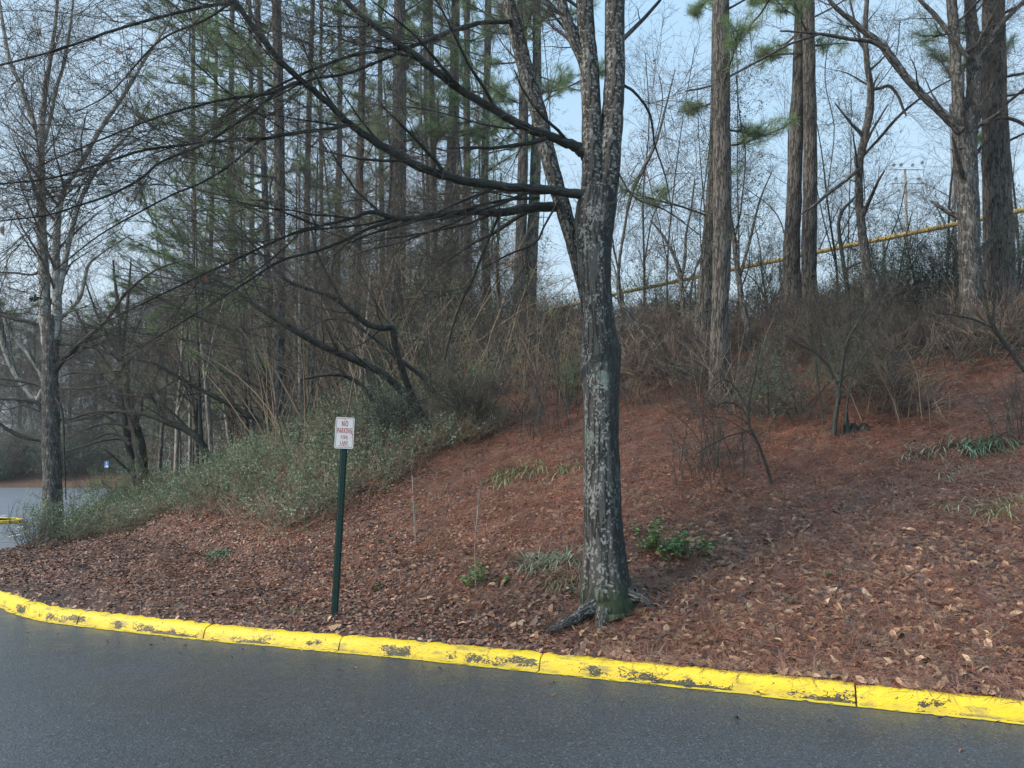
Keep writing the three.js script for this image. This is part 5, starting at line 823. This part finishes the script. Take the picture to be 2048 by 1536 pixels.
{ // small things by the far car park
  const p = W(214, 950, 63), b = onGround(p.x, p.z), T = thing('parking_symbol_sign', 'small blue and white sign on a post at the far edge of the car park', 'sign', b), t = W(214, 922, 63);
  const g = new GB(); g.tube([b.clone().setY(b.y - .2), V(t.x, t.y, t.z)], .03, 8); part('post', g.geo(), MS({ color: rgb(.15, .16, .16), metalness: .5 }), T);
  const c = document.createElement('canvas'); c.width = 64; c.height = 96; const q = c.getContext('2d'); q.fillStyle = '#2f7fd8'; q.fillRect(0, 0, 64, 96); q.fillStyle = '#e8eef4'; q.fillRect(4, 66, 56, 26); q.beginPath(); q.arc(30, 14, 6, 0, 6.3); q.fill(); q.fillRect(26, 20, 8, 20); q.lineWidth = 5; q.strokeStyle = '#e8eef4'; q.beginPath(); q.arc(32, 44, 13, 0, 4.6); q.stroke(); q.fillRect(32, 34, 12, 5);
  const tx = new THREE.CanvasTexture(c); tx.colorSpace = THREE.SRGBColorSpace; const s = new THREE.BoxGeometry(.34, .52, .01); s.translate(t.x, t.y - .28, t.z + .045); part('sign_panel', s, MS({ map: tx, roughness: .5 }), T);
  const a = W(277, 968, 36), e = W(270, 940, 36), gy = thing('wire_guard', 'yellow plastic guy-wire guard standing beside the twin tree', 'wire guard', onGround(a.x, a.z)), gg = new GB(); gg.tube([onGround(a.x, a.z, -.1), a, e], [.05, .04], 8, { cap: true }); part('tube', gg.geo(), MS({ color: rgb(.75, .62, .05), roughness: .5 }), gy);
}
// ---------------------------------------------------------------- hedge and trees along the far side of the car park
{
  const where = ['at the left edge', 'left of the left trunk', 'close left of the left trunk', 'directly behind the left trunk', 'just right of the left trunk', 'right of the left trunk', 'left of the blue sign', 'behind the blue sign', 'left of the twin tree', 'behind the twin tree'];
  where.forEach((s, k) => { const x = -20 + k * 33, D = 72 + (k * 5) % 4, p = W(x, 970, D); shrub('hedge_bush', `dark green bush across the car park ${s}`, onGround(p.x, p.z), { h: R(2.6, 4.4), w: R(4, 5.5), stems: 22, leaves: 36, twigs: 6, tint: k === 2 ? GREEN.red : GREEN.far, leafScale: 2.3, twigScale: 2, spread: .5, topHeavy: .9, r: .03, group: 'bushes across the car park' }); });
  let k = 0; const nm = ['at the far left edge', 'second from the left edge', 'just left of the left tree', 'behind the left tree', 'between left tree and twin tree', 'above the twin tree, left one', 'above the twin tree, tallest', 'right of the twin tree', 'left behind the reddish pine'];
  for (const [x, top, D] of [[-15, 605, 92], [40, 620, 98], [85, 640, 90], [140, 660, 96], [190, 640, 100], [235, 585, 88], [290, 560, 92], [345, 590, 95], [400, 560, 86]]) {
    const b = W(x, 950, D), h = W(x, top, D).y; pine(`distant rounded pine across the car park ${nm[k++]}`, [[[x, 960, D, 8], [x, lerp(960, top, .4), D, 7], [x + 2, lerp(960, top, .7), D, 5], [x + 3, top, D, 1.5]]], { crown: h * .45, n: 26, reach: 4.2, sides: 7, name: 'distant_pine', big: 2.2 });
  }
  const all = [];
  for (let i = 0; i < 26; i++) {
    const x = -30 + i * 24 + RS(9), D = R(76, 92), h = R(160, 320), w = R(4, 7), sgn = rnd() < .5 ? -1 : 1;
    const made = pathTree('distant_tree', 'bare hazy tree in the far wood beyond the car park', W(x, 965, D), [[[x, 965, D, w], [x + RS(4), 965 - h * .4, D, w * .8], [x + RS(12), 965 - h * .75, D, w * .5], [x + RS(18), 965 - h, D, 1.2]], [[x, 965 - h * .3, D, w * .5], [x + sgn * 14, 965 - h * .6, D, w * .35], [x + sgn * 20, 965 - h * .85, D, 1]]], { group: 'bare trees of the far wood', twig: i % 2 ? twigRed : twigMat, mat: greyBark, sides: 5, growth: { max: 2, dens: [.55, .6], lenCap: 5, spray: .8, scale: 3.4, rmin: .012, len: .3 } });
    all.push([made, x, D, `${i % 2 ? 'reddish' : 'grey'} ${h > 240 ? 'tall' : 'low'} bare tree across the car park`]);
  }
  nameApart(all);
  // the mass of twigs and evergreen leaves that closes the view under the far trees
  const fw = new THREE.Group(); fw.name = 'far_wood'; fw.userData = { kind: 'stuff', label: 'dense far wood of twigs and evergreens closing the view at the left' }; scene.add(fw);
  const a = SPRAYS.map(() => new Copies()), b = LEAFY.map(() => new Copies());
  for (let n = 0; n < 15000; n++) {
    const x = R(-90, 930), D = x < 250 ? R(76, 105) : R(46, 84), top = lerp(655, 600, sstep(150, 420, x)) + 110 * sstep(640, 940, x) + 45 * n2(x * .02, 3), p0 = W(x, 960, D), g = H(p0.x, D), yt = W(x, top, D).y; if (yt < g + .5) continue;
    const p = V(p0.x, g + Math.pow(rnd(), 1.25) * (yt - g), -D), low = 1 - (p.y - g) / (yt - g);
    if (rnd() < .22 + .30 * low) b[n % 3].put(p, V(RS(1), R(0, 1), RS(1)), R(2.4, 4.6), tintOf(rnd() < .7 ? GREEN.far : GREEN.olive)); else a[n % 4].put(p, V(RS(.6), R(.5, 1.3), RS(.6)), R(2.4, 4.2));
  }
  a.forEach((c, k) => c.mesh('twigs', SPRAYS[k], [twigMat, twigRed, twigMat, twigDark][k], fw)); b.forEach((c, k) => c.mesh('foliage', LEAFY[k], leafMat, fw));
}
renderer.render(scene, camera);
